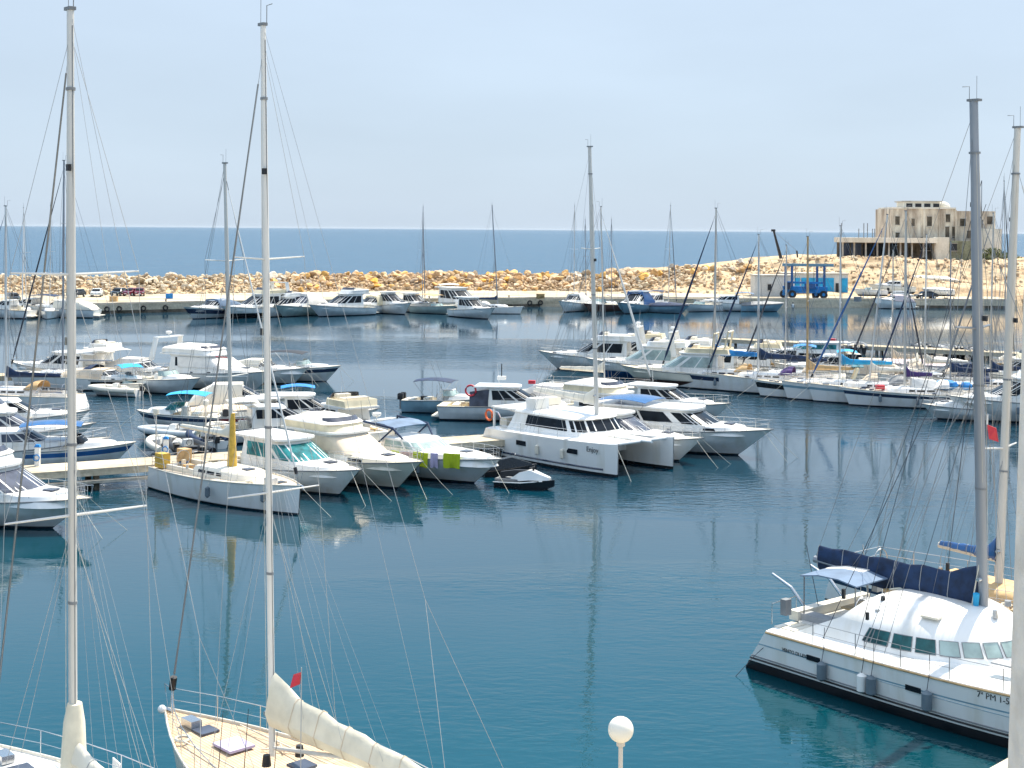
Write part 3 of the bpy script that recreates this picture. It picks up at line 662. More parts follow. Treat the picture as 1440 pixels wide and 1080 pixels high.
def rubrail(h, par, mt='grey', r=.035, dz=-.03):
    for sd_ in (1, -1):
        MB().tube([h.edge(i / 16, sd_, -.01, dz) for i in range(17)], r, 6).build('rub_rail', mt, par)
def guardrail(h, par, t0=.1, t1=1.0, ht=.6, mt='steel', step=.09, r=.013, low=True, bowloop=True):
    m = MB()
    for sd_ in (1, -1):
        N = max(3, int((t1 - t0) / step)); ps = [h.edge(lerp(t0, min(t1, .985), i / N), sd_, .09, ht) for i in range(N + 1)]
        m.tube(ps, r, 5)
        if low: m.tube([p - Vector((0, 0, ht * .48)) for p in ps], r * .7, 4)
        for p in ps: m.tube([p, p - Vector((0, 0, ht + .02))], r, 5)
    if bowloop:
        a, b = h.edge(.985, 1, .09, ht), h.edge(.985, -1, .09, ht); m.tube([a, Vector((h.L / 2 + .12, 0, h.zs(1) + ht * 1.05)), b], r, 5)
        m.tube([Vector((h.L / 2 + .12, 0, h.zs(1) + ht * 1.05)), Vector((h.L / 2 - .08, 0, h.zs(1)))], r, 5)
    return m.build('guard_rail', mt, par)

def outline(x0, x1, w, rf, n=12, k=6, p=2.3, aftw=1.0):
    pts = []
    xs = x1 - rf
    for i in range(n): t = i / n; pts.append((lerp(x0, xs, t), lerp(w * aftw, w, min(1, t * 1.6))))
    for i in range(k * 2 + 1):
        a = math.pi / 2 - math.pi * i / (k * 2)
        pts.append((xs + rf * abs(math.cos(a)) ** (2 / p), w * math.copysign(abs(math.sin(a)) ** (2 / p), math.sin(a))))
    pts += [(x, -y) for x, y in reversed(pts[:n])]
    return pts
class House:
    """stacked outlines: levels (z, x0, x1, w, rf)"""
    def __init__(s, levels, aftw=1.0, p=2.3): s.lv = levels; s.o = [outline(l[1], l[2], l[3], l[4], aftw=aftw, p=p) for l in levels]
    def build(s, par, name='cabin', mt='white', cap=.04):
        rings = [[(x, y, l[0]) for x, y in o] for l, o in zip(s.lv, s.o)]
        l, o = s.lv[-1], s.o[-1]; cx = (l[1] + l[2]) / 2
        for q_, dz in ((.8, .6), (.4, .95), (.05, 1.0)): rings.append([(cx + (x - cx) * q_, y * q_, l[0] + cap * dz) for x, y in o])
        m = MB(); m.loft(rings, True, (True, True)); return m.build(name, mt, par, True)
    def at(s, i, f, u):
        def q_(o):
            k = u * (len(o) - 1); a = int(k); b = min(a + 1, len(o) - 1); g_ = k - a; return o[a][0] + (o[b][0] - o[a][0]) * g_, o[a][1] + (o[b][1] - o[a][1]) * g_
        a, b = q_(s.o[i]), q_(s.o[i + 1]); return Vector((lerp(a[0], b[0], f), lerp(a[1], b[1], f), lerp(s.lv[i][0], s.lv[i + 1][0], f)))
    def pane(s, par, i, f0, f1, u0, u1, mt='glass', name='window', out=.014, slant=0, frame=0):
        n = max(2, int(abs(u1 - u0) * 36)); rows = []
        for f in (f0, f1):
            row = []
            for k in range(n + 1):
                u = lerp(u0, u1, k / n) + slant * (f - f0)
                u = max(0.0, min(1.0, u)); p_ = s.at(i, f, u); d = s.at(i, f, min(1, u + .012)) - s.at(i, f, max(0, u - .012)); nn = Vector((-d.y, d.x, 0)).normalized()
                p_ = p_ + nn * out; row.append(p_)
            rows.append(row)
        back = [[q_ - (q_ - Vector((s.at(i, .5, .5).x * 0, 0, q_.z))).normalized() * .04 * 0 for q_ in r_] for r_ in rows]
        m = MB(); m.loft(rows, False); o = m.build(name, mt, par)
        if frame: MB().tube(rows[0] + list(reversed(rows[1])) + [rows[0][0]], frame, 4).build('window_frame', 'grey', o)
        return o

def at_px(px, py, hd, ax=0.0, z=0.0, near=0.0):
    p = P(px, py, z); a = R(hd); return Vector((p.x - math.cos(a) * ax, p.y - math.sin(a) * ax + near, z))
def fenders(h, par, ts, side, mt='fender', ln=.55, r=.13, drop=.28):
    for t in ts:
        e = h.edge(t, side, -.03, -.02); y = side * .10
        p0 = e + Vector((0, y, -drop)); m = MB(); m.tube([p0, p0 - Vector((0, 0, .07)), p0 - Vector((0, 0, ln - .07)), p0 - Vector((0, 0, ln))], [.04, r, r, .04], 10)
        o = m.build('fender', mt, par, True); MB().tube([e + Vector((0, -side * .1, .25)), p0], .012, 4).build('rope', 'rope', o)
def mooring(h, par, sides=(1, -1), reach=2.2, mt='rope', r=.011):
    for sd_ in sides:
        a = h.edge(.96, sd_, .05, 0); MB().tube([a, a + Vector((reach * .5, sd_ * .35, -h.Fb * .62)), a + Vector((reach, sd_ * .7, -h.Fb - .3))], r, 5).build('mooring_line', mt, par)
def bimini(par, x0, x1, w_, z, mt, zb, name='bimini', n=6, drop=.16, fr='steel', posts=True):
    rings = []
    for i in range(n + 1):
        t = i / n; x = lerp(x0, x1, t); dz = -drop * (2 * t - 1) ** 2
        rings.append([(x, y * w_, z + dz - .10 * y * y) for y in [k / 5 - 1 for k in range(11)]])
    top = [[(a, b_, c + .025) for a, b_, c in r_] for r_ in rings]
    m = MB(); m.loft([r_ + list(reversed(t_)) for r_, t_ in zip(rings, top)]); o = m.build(name, mt, par, True)
    if posts:
        xm = (x0 + x1) / 2
        for s in (1, -1):
            m = MB()
            for x in (x0 + .05, xm, x1 - .05): m.tube([(lerp(xm, x, .25), s * w_ * .96, zb), (x, s * w_ * .98, z - drop * (2 * (x - x0) / (x1 - x0) - 1) ** 2 - .10)], .014, 5)
            m.build('frame', fr, o)
    return o
def outboard(par, x, y=0, z=.55, s=1.0, mt='black'):
    m = MB(); m.loft([[(x - (.28 + a) * s, y + b_ * s, z + c * s) for a, b_ in ((-.2, -.14), (.22, -.16), (.26, 0), (.22, .16), (-.2, .14))] for c in (0, .12, .42)] + [[(x - (.26 + a) * s, y + b_ * s, z + .5 * s) for a, b_ in ((-.14, -.1), (.14, -.1), (.16, 0), (.14, .1), (-.14, .1))]])
    o = m.build('outboard_motor', mt, par, True); MB().box((x - .28 * s, y, z - .35 * s), (.18 * s, .1 * s, .75 * s)).build('leg', 'grey', o); return o
def antenna(par, x, y, z, h_=1.6, mt='white', r=.012): MB().tube([(x, y, z), (x - .15, y, z + h_)], [r, r * .6], 5).build('antenna', mt, par)
def radar(par, x, z, mt='white', r=.28, y=0):
    MB().tube([(x, y, z), (x, y, z + .25)], .05, 6).build('radar_post', 'white', par); MB().tube([(x, y, z + .25), (x, y, z + .32), (x, y, z + .44), (x, y, z + .48)], [r * .7, r, r, r * .6], 14).build('radar_dome', mt, par, True)
def sideflag(par, x, y, z, mt='red', s=1.0, ang=0):
    m = MB(); pts = [(x + .0, y, z), (x - .30 * s, y + .05, z - .12 * s), (x - .42 * s, y - .04, z - .62 * s), (x - .06 * s, y + .03, z - .50 * s)]
    pts = [(x + (a - x) * math.cos(ang) - (b_ - y) * math.sin(ang), y + (a - x) * math.sin(ang) + (b_ - y) * math.cos(ang), c) for a, b_, c in pts]
    m.add(pts + [(a, b_ + .02, c) for a, b_, c in pts], [(0, 1, 2, 3), (7, 6, 5, 4), (0, 4, 5, 1), (1, 5, 6, 2), (2, 6, 7, 3), (3, 7, 4, 0)]); return m.build('flag', mt, par)
def lifering(par, c, mt='red', r=.30, ax='y'): return MB().torus(c, r, .07, 16, 8, ax).build('life_ring', mt, par, True)

def cruiser(name, label, at, hd, L=11, B=3.7, Fs=1.05, Fb=1.75, top='white', boot='antifoul', stripe=None, house=(-.22, .16), hh=1.15, trunk=.34, wmat='glass', wmul=True,
            fly=None, hard=None, arch=None, bim=None, tarp=None, roofcover=None, rails=True, deck='offwhite', fend=(), fside=-1, extra=None, cat='motor yacht', group=None, ob=None, portholes=3, z=0.0, rub='grey', moor=(1, -1), band=(.62, .86), bench='offwhite', frontcover=None, sheerp=1.8, bootz=.10):
    hh *= .76; Fs *= .92; Fb *= .90
    t = thing(name, label, cat, (at.x, at.y, z or at.z), R(hd), group)
    h = Hull(L, B, Fs, Fb, 'motor', tr=-.02 * L, sheerp=sheerp); h.mesh(t, top, boot, stripe, band, bootz)
    xa, xf = house[0] * L, house[1] * L
    h.deck(t, deck, (-.46 * L, xa - .05, .72, .55), mwell=None); rubrail(h, t, rub)
    MB().box((-.5 * L - .30, 0, .28), (.7, B * .78, .10)).build('swim_platform', 'offwhite', t)
    zd = h.zs(h.tx(xf)); wb = B * .40
    # raised foredeck
    tl = trunk * L
    if trunk > house[1]:
        T = House([(zd - .25, xa, tl + .10 * L, wb * .95, (tl - xf) * .9 + .12 * L), (zd + .24, xa, tl + .06 * L, wb * .86, (tl - xf) * .9 + .1 * L), (zd + .34, xa, tl, wb * .74, (tl - xf) * .8 + .1 * L)]); T.build(t, 'coachroof', top if top in ('white', 'cream', 'offwhite') else 'white')
        for s in (1, -1):
            for k in range(portholes): T.pane(t, 0, .55, .85, *sorted((lambda u: (u if s > 0 else 1 - u, (u + .035) if s > 0 else 1 - u - .035))(.22 + k * .055)), name='porthole')
        MB().box((tl * .62 + xf * .38 + .25, 0, zd + .385), (.55, .55, .06)).build('hatch', 'greyglass', t)
    # house
    z1 = zd + .30; z2 = z1 + hh * .62; z3 = z1 + hh * .74
    rk = hh * 1.15
    Hs = House([(zd - .3, xa, xf + .30, wb * .98, .9), (z1, xa, xf + .18, wb * .96, .9), (z2, xa + .05, xf + .18 - rk, wb * .86, .7), (z3, xa - .25, xf - rk + .05, wb * .84, .7)])
    Hs.build(t, 'cabin', 'white' if top not in ('cream',) else 'cream')
    if wmul:
        g_ = .008
        for s in (1, -1):
            f_ = (lambda a, b_: (a, b_) if s > 0 else (1 - b_, 1 - a))
            for a, b_ in ((.04, .15), (.16, .26)): Hs.pane(t, 1, .08, .95, *f_(a, b_), wmat)
        for a, b_ in ((.29, .415), (.425, .575), (.585, .71)): Hs.pane(t, 1, .06, .96, a, b_, wmat, 'windscreen')
    # cockpit furniture
    MB().box((-.40 * L, 0, Fs - .16), (.5, B * .6, .42)).build('bench', bench, t)
    MB().box((xa - .5, -B * .18, Fs + .02), (.5, .5, .9)).build('helm_seat', bench, t)
    zr = z3 + .05
    if hard or fly: MB().loft([[(x, y, zr + dz) for x, y in outline(xa - 1.1 if (hard or fly) else xa, xf - rk + .35, wb * .96, .8)] for dz in (-.06, .05)]).build('hardtop', 'white' if top != 'cream' else 'cream', t, True); zr += .05
    if fly:
        fx0, fx1 = xa - 1.0, xf - rk - .1; c_ = fly.get('col', 'white')
        F_ = House([(zr, fx0, fx1, wb * .88, .8), (zr + .40, fx0 + .1, fx1 - .25, wb * .92, .8), (zr + .44, fx0 + .12, fx1 - .3, wb * .88, .8)])
        rings = [[(x, y, l[0]) for x, y in o] for l, o in zip(F_.lv, F_.o)] + [[(x, y * .97, zr + .36) for x, y in outline(fx0 + .2, fx1 - .4, wb * .84, .8)], [(x, y * .97, zr + .08) for x, y in outline(fx0 + .2, fx1 - .4, wb * .84, .8)]]
        MB().loft(rings, True, (True, True)).build('flybridge', c_, t, True)
        F2 = House([(zr + .43, fx1 - 1.1, fx1 - .32, wb * .82, .6), (zr + .72, fx1 - 1.15, fx1 - .62, wb * .74, .5)]); F2.pane(t, 0, 0, 1, .25, .75, fly.get('glass', 'greyglass'), 'wind_deflector', .0)
        MB().box((fx1 - 1.25, .3, zr + .4), (.45, 1.0, .6)).build('console', 'offwhite', t)
        MB().box((fx0 + .9, 0, zr + .32), (.6, wb * 1.4, .45)).build('seat', bench, t)
        if fly.get('cover'):
            MB().loft([[(x, y, z_) for x, y in outline(a, b_, w_, .7)] for z_, a, b_, w_ in ((zr + .38, fx0 + .05, fx1 - .15, wb * .93), (zr + .55, fx0 + .3, fx1 - .5, wb * .85), (zr + .78, fx0 + 1.2, fx1 - .9, wb * .4))]).build('flybridge_cover', fly['cover'], t, True)
    if frontcover:
        rows = []
        for f in (0, .33, .66, 1.0):
            rows.append([Hs.at(1, f, u) + Vector((.07 * math.cos(a_) + .04, .07 * math.sin(a_), .01)) for u, a_ in [(.06 + .88 * k / 24, lerp(math.pi / 2, -math.pi / 2, k / 24)) for k in range(25)]])
        MB().loft(rows, False).build('windscreen_cover', frontcover, t, True)
    if arch:
        ax_ = xa - .6 if arch is True else arch * L; m = MB(); za = Fs + .15; zt_ = (zr + 1.25 if fly else zr + .55)
        for s in (1, -1): m.loft([[(ax_ - .9 + a, s * wb * 1.02 + b_, za + (.9 if fly else 0)) for a, b_ in ((0, -.05), (.55, -.05), (.55, .05), (0, .05))], [(ax_ - .5 + a, s * wb * .92 + b_, zt_) for a, b_ in ((0, -.05), (.5, -.05), (.5, .05), (0, .05))]])
        m.box((ax_ - .25, 0, zt_ + .03), (.55, wb * 1.95, .10)); m.build('radar_arch', 'white' if top != 'cream' else 'cream', t); radar(t, ax_ - .2, zt_ + .05); antenna(t, ax_ - .4, wb * .6, zt_ + .05, 1.7); antenna(t, ax_ - .4, -wb * .6, zt_ + .05, 1.2, 'black')
    elif not tarp: antenna(t, xa + .5, wb * .5, zr, 1.5)
    if bim:
        if fly: bimini(t, bim.get('x0', xa - 1.3), bim.get('x1', xa + 1.2), wb * .9, zr + 1.75, bim['c'], zr + .55)
        else: bimini(t, bim.get('x0', -.42 * L), bim.get('x1', xa + .5), wb * 1.0, zr + .45, bim['c'], Fs)
    if tarp:      # cover from the roof down to the stern
        rg = []
        for x, zz, w_ in ((xf - rk * .9, zr + .03, .80), (xa, zr + .02, .84), (xa - .16 * L, Fs + .85, .94), (-.46 * L, Fs + .45, .95), (-.495 * L, Fs + .02, .93)):
            rg.append([(x, -w_ * B / 2 * 1.0, Fs * .98), (x, -w_ * B / 2, lerp(Fs, zz, .55)), (x, -w_ * B * .40, zz - .05), (x, 0, zz + .04), (x, w_ * B * .40, zz - .05), (x, w_ * B / 2, lerp(Fs, zz, .55)), (x, w_ * B / 2, Fs * .98)])
        MB().loft(rg).build('cover', tarp, t, True)
    if rails: guardrail(h, t, .45, 1.0, .55)
    clutter(t, h, random.Random(int(at.x * 31 + at.y * 17)), Fs)
    if ob:
        for y in ob: outboard(t, -.5 * L - .05, y, .5, 1.2)
    if moor: mooring(h, t, moor)
    if fend: fenders(h, t, fend, fside)
    t['_x'] = 0
    del t['_x']
    if extra: extra(t, h, dict(zr=zr, zd=zd, xa=xa, xf=xf, wb=wb, z3=z3, Hs=Hs))
    return t

def spars(t, h, mx, ztop, zdeck, lean=(0, 0), mt='alloy', r=.09, spread=((.62, 1.0),), wire='wire', fore=None, back=True, shroud=True, xs=None, cover=None, boom=5.0, zb=1.0, bmat=None, fr=.05, ctop=None, aft=-1, covh=.42, sag=0, lower=None, wr=.008, cw=1.0, cend=.42, under=.10):
    """mast, boom, sail cover, rigging; lean = local offset of the masthead"""
    base = Vector((mx, 0, zdeck)); topp = Vector((mx + lean[0], lean[1], ztop))
    def on(f): return base.lerp(topp, f)
    n_ = 7; m = MB(); m.tube([on(i / n_) for i in range(n_ + 1)], [(r * .72, r) if i < n_ - 1 else (r * .6, r * .8) for i in range(n_ + 1)], 12); ms = m.build('mast', mt, t, True)
    MB().box(topp + Vector((.02, 0, .03)), (r * 2.3, r * 1.3, .07)).build('masthead', 'grey', ms)
    MB().tube([topp + Vector((-.15, 0, .05)), topp + Vector((-.15, 0, .45)), topp + Vector((-.4, .02, .46))], .012, 4).build('wind_vane', 'grey', ms)
    MB().tube([topp + Vector((.1, 0, .05)), topp + Vector((.1, 0, .75))], .008, 4).build('antenna', 'grey', ms)
    if wr <= .010:
        MB().tube([on(.02) + Vector((-r * 1.02, 0, 0)), on(.98) + Vector((-r * .8, 0, 0))], .014, 4).build('sail_track', 'grey', ms)
        for q_, yy in ((.96, .5), (.90, -.6)): MB().tube([on(.03) + Vector((r * .5, r * (yy + .6), 0)), on(.5) + Vector((r * .9, r * yy * 1.5, 0)), on(q_) + Vector((r * .6, r * yy * .6, 0))], .007, 4).build('halyard', 'rope', ms)
        MB().box(on(.58) + Vector((r * 1.5, 0, 0)), (.12, .10, .16)).build('deck_light', 'black', ms); MB().box(on(.80) + Vector((-r * 1.3, r, 0)), (.10, .08, .14)).build('block', 'black', ms)
        for zz_, s_ in ((.06, 1), (.075, -1)): MB().tube([on(zz_) + Vector((0, s_ * r * .6, 0)), on(zz_) + Vector((0, s_ * (r * .6 + .14), 0))], [.08, .06], 10).build('mast_winch', 'steel', ms, True)
        for f_ in (.25, .45, .9): MB().tube([on(f_) - Vector((0, 0, .03)), on(f_) + Vector((0, 0, .03))], [(r * .80, r * 1.1)] * 2, 12).build('mast_band', 'grey', ms)
    tips = {1: [], -1: []}
    for f, w_ in spread:
        for s in (1, -1):
            a = on(f); tip = a + Vector((-.18 * w_, s * w_, .06)); tips[s].append(tip)
            MB().tube([a, tip], [r * .28, r * .18], 6).build('spreader', 'whitemast' if mt != 'greymast' else mt, t)
    if shroud:
        for s in (1, -1):
            c = h.edge(h.tx(mx - .2), s, .08, 0)
            if xs: c = Vector(xs[0]) if s > 0 else Vector((xs[0][0], -xs[0][1], xs[0][2]))
            MB().tube([c] + tips[s] + [on(.97)], wr, 4).build('shroud', wire, t)
            if tips[s]: MB().tube([c + Vector((.35, 0, 0)), on(spread[0][0] - .01)], wr, 4).build('shroud', wire, t); MB().tube([c + Vector((-.35, 0, 0)), on(spread[0][0] - .02)], wr, 4).build('shroud', wire, t)
            if len(tips[s]) > 1: MB().tube([tips[s][0], on(spread[1][0] - .01)], wr, 4).build('shroud', wire, t)
    stem = Vector((h.L / 2 - .12, 0, h.zs(1)))
    if fore:
        ft = on(fore.get('f', .97)); bt = fore.get('to') or stem; bt = Vector(bt)
        MB().tube([bt, ft], wr, 4).build('forestay', wire, t)
        if fore.get('c'): MB().tube([bt.lerp(ft, .06), bt.lerp(ft, .10), bt.lerp(ft, .5), bt.lerp(ft, .95)], [.03, fr, fr, .02], 8).build('furled_sail', fore['c'], t, True); MB().tube([bt.lerp(ft, .035), bt.lerp(ft, .055)], .09, 8).build('furler_drum', 'black', t)
    if back:
        e = Vector((-h.L / 2 + h.tr + .1, 0, h.Fs)); ap = e.lerp(topp, .3); MB().tube([ap, topp], wr, 4).build('backstay', wire, t)
        for s in (1, -1): MB().tube([ap, Vector((e.x, s * h.B * .3, e.z))], wr, 4).build('backstay', wire, t)
    if boom:
        g0_ = on(0) + Vector((-.1, 0, zb)); g0_.z = zdeck + zb; e = Vector((mx - boom, 0, zdeck + zb + .10 + sag))
        bo = MB().tube([g0_, e], r * .75, 8).build('boom', bmat or mt, t, True); MB().tube([e, on(.98)], wr * .8, 4).build('topping_lift', wire, bo)
        if cover:
            rg = []; N = 12
            for i in range(N + 1):
                f = i / N; c = g0_.lerp(e, f * .97); hh_ = lerp(covh, covh * cend, f ** .8) * (1 + .06 * math.sin(i * 2.1)); w_ = (.17 - .06 * f + .015 * math.sin(i * 3.7)) * cw
                up = (ctop or 0) * max(0, 1 - f * 4.5) ** 1.7
                rg.append([c + Vector((0, w_ * math.sin(a_) * (1 - .35 * (math.cos(a_) > .3)), (hh_ + up) * (.5 + .5 * math.cos(a_)) if math.cos(a_) > 0 else -under + (hh_ * .5 + under) * (1 + math.cos(a_)))) for a_ in [2 * math.pi * k / 10 for k in range(10)]])
            so_ = MB().loft(rg).build('sail_cover', cover, t, True)
            if wr <= .010:
                for i in range(2, N + 1, 2):
                    cc = sum(rg[i], Vector()) / 10; MB().tube([cc + (p_ - cc) * 1.03 for p_ in rg[i] + [rg[i][0]]], .012, 4).build('sail_tie', 'palewire' if cover != 'sailcloth' else 'canvas', so_)
            for i in range(1, 4):
                c = g0_.lerp(e, i / 4); m = MB()
                for s in (1, -1): m.tube([c + Vector((0, s * .16, .05)), on(.45)], wr * .6, 4)
                m.build('lazy_jack', wire, t)
    return on

def sailboat(name, label, at, hd, L=11, B=3.6, Fs=1.0, Fb=1.3, mx=.7, mpx=None, ztop=16, top='white', boot='antifoul', stripe='navyhull', band=(.66, .80), deck='nonskid', mt='alloy', r=.09, cover='navy', fore=None, hood='navy', bim=None, spread=((.42, .9), (.70, .7)), boom=4.4, wire='wire', group=None, lean=(0, 0), rails=True, fend=(), fside=-1, roof='white', wood=False, cr=(-.15, .25), cw=1.0, extra=None, moor=(1,), fr=.05, covh=.42, ctop=.4, zb=.9, wr=.008, mats=None, rake=None, tr=None):
    t = thing(name, label, 'sailing boat', at, R(hd), group)
    h = Hull(L, B, Fs, Fb, 'sail', rake=rake, tr=.04 * L if tr is None else tr, sheerp=1.5); h.mesh(t, top, boot, stripe, band, .09)
    h.deck(t, deck, (-.42 * L, -.14 * L, .42, .45), toe=.05); rubrail(h, t, 'tan' if wood else 'offwhite', .03, 0)
    zd = h.zs(.55); x0, x1 = cr[0] * L, cr[1] * L; w_ = B * .30
    Hs = House([(zd - .1, x0, x1, w_, L * .14), (zd + .28, x0 + .05, x1 - .25, w_ * .90, L * .13), (zd + .38, x0 + .1, x1 - .5, w_ * .78, L * .12)]); Hs.build(t, 'coachroof', roof, .06)
    for s in (1, -1):
        for a, b_ in ((.05, .12), (.14, .21), (.23, .28)): Hs.pane(t, 0, .48, .88, *((a, b_) if s > 0 else (1 - b_, 1 - a)), 'glass')
    MB().box((x1 * .55, 0, zd + .46), (.5, .5, .05)).build('hatch', 'greyglass', t); MB().box((.36 * L, 0, h.zs(.86) + .02), (.5, .5, .05)).build('hatch', 'greyglass', t)
    # cockpit
    for s in (1, -1): MB().box((-.28 * L, s * B * .255, Fs + .10), (.27 * L, .14, .26)).build('coaming', roof, t); MB().tube([(-.20 * L, s * B * .27, Fs + .23), (-.20 * L, s * B * .27, Fs + .40)], [.09, .07], 10).build('winch', 'steel', t)
    MB().torus((-.36 * L, 0, Fs + .45), .42, .018, 20, 5, 'x').build('steering_wheel', 'steel', t); MB().box((-.355 * L, 0, Fs), (.14, .2, .75)).build('pedestal', roof, t)
    m = MB(); a = h.edge(.02, 1, .1, .6); b_ = h.edge(.02, -1, .1, .6); c = h.edge(.14, 1, .1, .6); d = h.edge(.14, -1, .1, .6); m.tube([c, a, b_, d], .014, 5); m.tube([p_ - Vector((0, 0, .3)) for p_ in (c, a, b_, d)], .011, 5)
    for p_ in (a, b_, c, d): m.tube([p_, p_ - Vector((0, 0, .62))], .014, 5)
    m.build('pushpit', 'steel', t)
    if rails: guardrail(h, t, .14, 1.0, .6, r=.011)
    if hood:
        rg = []
        for f, zz in ((0, .0), (.25, .42), (.6, .62), (1, .62)): rg.append([(x0 + .55 - f * 1.2, w_ * 1.02 * math.cos(a_), zd + .36 + zz * math.sin(a_) ** .7) for a_ in [math.pi * k / 10 for k in range(11)]])
        MB().loft(rg, False).build('sprayhood', hood, t, True)
    if bim: bimini(t, -.44 * L, -.24 * L, B * .36, Fs + 2.0, bim, Fs)
    spars(t, h, mx, ztop, zd + .35, lean, mt, r, spread, wire, fore, True, True, None, cover, boom, zb, None, fr, ctop, covh=covh, wr=wr, cw=cw)
    clutter(t, h, random.Random(int(at.x * 31 + at.y * 17)), Fs)
    MB().tube([(h.L / 2 - .3, 0, h.zs(1) + .02), (h.L / 2 + .15, 0, h.zs(1) + .0), (h.L / 2 + .22, 0, h.zs(1) - .15)], .04, 6).build('anchor', 'steel', t)
    if moor: mooring(h, t, moor)
    if fend: fenders(h, t, fend, fside)
    if extra: extra(t, h, dict(zd=zd))
    return t

def clutter(t, h, q_, Fs):
    cols = ['tan', 'offwhite', 'navy', 'grey', 'cream', 'canvas', 'rope']
    for i in range(q_.randint(2, 4)):
        x = q_.uniform(-.42, -.2) * h.L; y = q_.uniform(-.22, .22) * h.B; MB().box((x, y, Fs + .02), (q_.uniform(.3, .8), q_.uniform(.25, .5), q_.uniform(.15, .4)), q_.uniform(0, 3)).build('cushion', q_.choice(cols), t)
    for i in range(q_.randint(1, 3)):
        x = q_.uniform(-.1, .36) * h.L; z = h.zs(h.tx(x)) + .06; y = q_.choice((-1, 1)) * h.half(h.tx(x), 1) * .75; r_ = q_.uniform(.12, .2)
        MB().torus((x, y, z), r_, .04, 10, 5, 'z').build('coiled_rope', q_.choice(('rope', 'darkrope', 'navy')), t)

def openboat(name, label, at, hd, L=5.5, B=2.1, Fs=.65, Fb=.95, top='white', stripe=None, boot='antifoul', bim=None, screen=True, ob=(0,), tube=None, console=True, cat='motor boat', group=None, seat='offwhite', tarp=None, extra=None, cuddy=False, wmat='paleglass', z=0.0, moor=(1,), deck='offwhite', hood=None):
    t = thing(name, label, cat, (at.x, at.y, z or at.z), R(hd), group)
    h = Hull(L, B, Fs, Fb, 'motor', tr=0, sheerp=1.7, draft=.25); h.mesh(t, top, boot, stripe, bootz=.06)
    h.deck(t, deck, (-.44 * L, .12 * L if cuddy else .25 * L, .74, .4), toe=.03, camber=.06); rubrail(h, t, 'grey' if not tube else 'grey', .03)
    if tube:
        for s in (1, -1): MB().tube([h.edge(i / 14 if i < 14 else .99, s, .02, .0) for i in range(15)], [.22] * 12 + [.20, .17, .12], 10).build('tube', tube, t, True)
    if cuddy:
        T = House([(Fs + .1, .05 * L, .40 * L, B * .36, L * .2), (Fs + .42, .08 * L, .34 * L, B * .30, L * .16)]); T.build(t, 'cuddy', 'white', .06)
    if screen:
        xs = .10 * L; S = House([(Fs + (.40 if cuddy else .05), xs - .9, xs + .35, B * .36, .5), (Fs + (.80 if cuddy else .45), xs - .9, xs - .05, B * .32, .4)])
        for a, b_ in ((.10, .30), (.31, .495), (.505, .69), (.70, .90)): S.pane(t, 0, 0, 1, a, b_, wmat, 'windscreen', 0)
        m = MB(); m.tube([S.at(0, 1, .1 + .8 * k / 20) for k in range(21)], .018, 5); m.build('windscreen_frame', 'steel', t)
    if console: MB().box((-.05 * L, 0 if not cuddy else -.4, Fs + .05), (.5, .7, .95), taper=.8).build('console', 'white', t); MB().torus((-.05 * L - .3, 0 if not cuddy else -.4, Fs + .35), .17, .02, 12, 5, 'x').build('steering_wheel', 'black', t)
    MB().box((-.22 * L, 0, Fs - .08), (.45, B * .5, .5)).build('seat', seat, t); MB().box((-.40 * L, 0, Fs - .1), (.4, B * .6, .35)).build('bench', seat, t)
    if ob:
        for y in ob: outboard(t, -.5 * L, y, Fs - .05, 1.0 if L > 4.5 else .75)
    if bim: bimini(t, -.36 * L, .10 * L, B * .42, Fs + 1.65, bim, Fs)
    if hood: bimini(t, -.05 * L, .28 * L, B * .40, Fs + .75, hood, Fs, 'hood', posts=False)
    if tarp:
        rg = []
        for i in range(11):
            f = i / 10; x = lerp(-.49 * L, .47 * L, f); w_ = h.half(h.tx(x), 1) + .03; zz = .45 * math.sin(math.pi * min(1, .15 + f * .8)) * (1 + .12 * math.sin(i * 2.3)); z_ = h.zs(h.tx(x))
            rg.append([(x, w_ * c, z_ - .12 if abs(c) == 1 and k in (0, 8) else z_ + zz * (1 - c * c) ** .6) for k, c in enumerate((-1, -.98, -.7, -.35, 0, .35, .7, .98, 1))])
        MB().loft(rg).build('cover', tarp, t, True)
    if moor: mooring(h, t, moor, 1.6, r=.012)
    if extra: extra(t, h, {})
    return t

def text_part(s, size, par, M_, name='name_lettering', mt='black', ex=.004):
    cu = bpy.data.curves.new(name, 'FONT'); cu.body = s; cu.size = size; cu.extrude = ex; cu.resolution_u = 3
    o = bpy.data.objects.new(name, cu); COL.objects.link(o); bpy.context.view_layer.update()
    me = bpy.data.meshes.new_from_object(o.evaluated_get(bpy.context.evaluated_depsgraph_get())); bpy.data.objects.remove(o)
    me.transform(M_); me.materials.clear(); me.materials.append(MATS[mt]); o = bpy.data.objects.new(name, me); COL.objects.link(o); o.parent = par; return o
# ---------------------------------------------------------------- catamarans
def cathull(t, L, yc, B, Fs, Fb, tr, stripe2, boot='blackhull', bootz=.31, rake=.35, stripe=None):
    h = Hull(L, B, Fs, Fb, 'cat', rake=rake, tr=tr, draft=.5, sheerp=1.3)
    o = h.mesh(t, 'white', boot, stripe, (.64, .67), bootz, 22, 'hull', stripe2); o.location = (0, yc, 0)
    d = h.deck(t, 'white', toe=.0, camber=.05); d.location = (0, yc, 0); return h
def side_box(t, x, y, z, d, mt, nm, rz=0): return MB().box((x, y, z), d, rz).build(nm, mt, t)

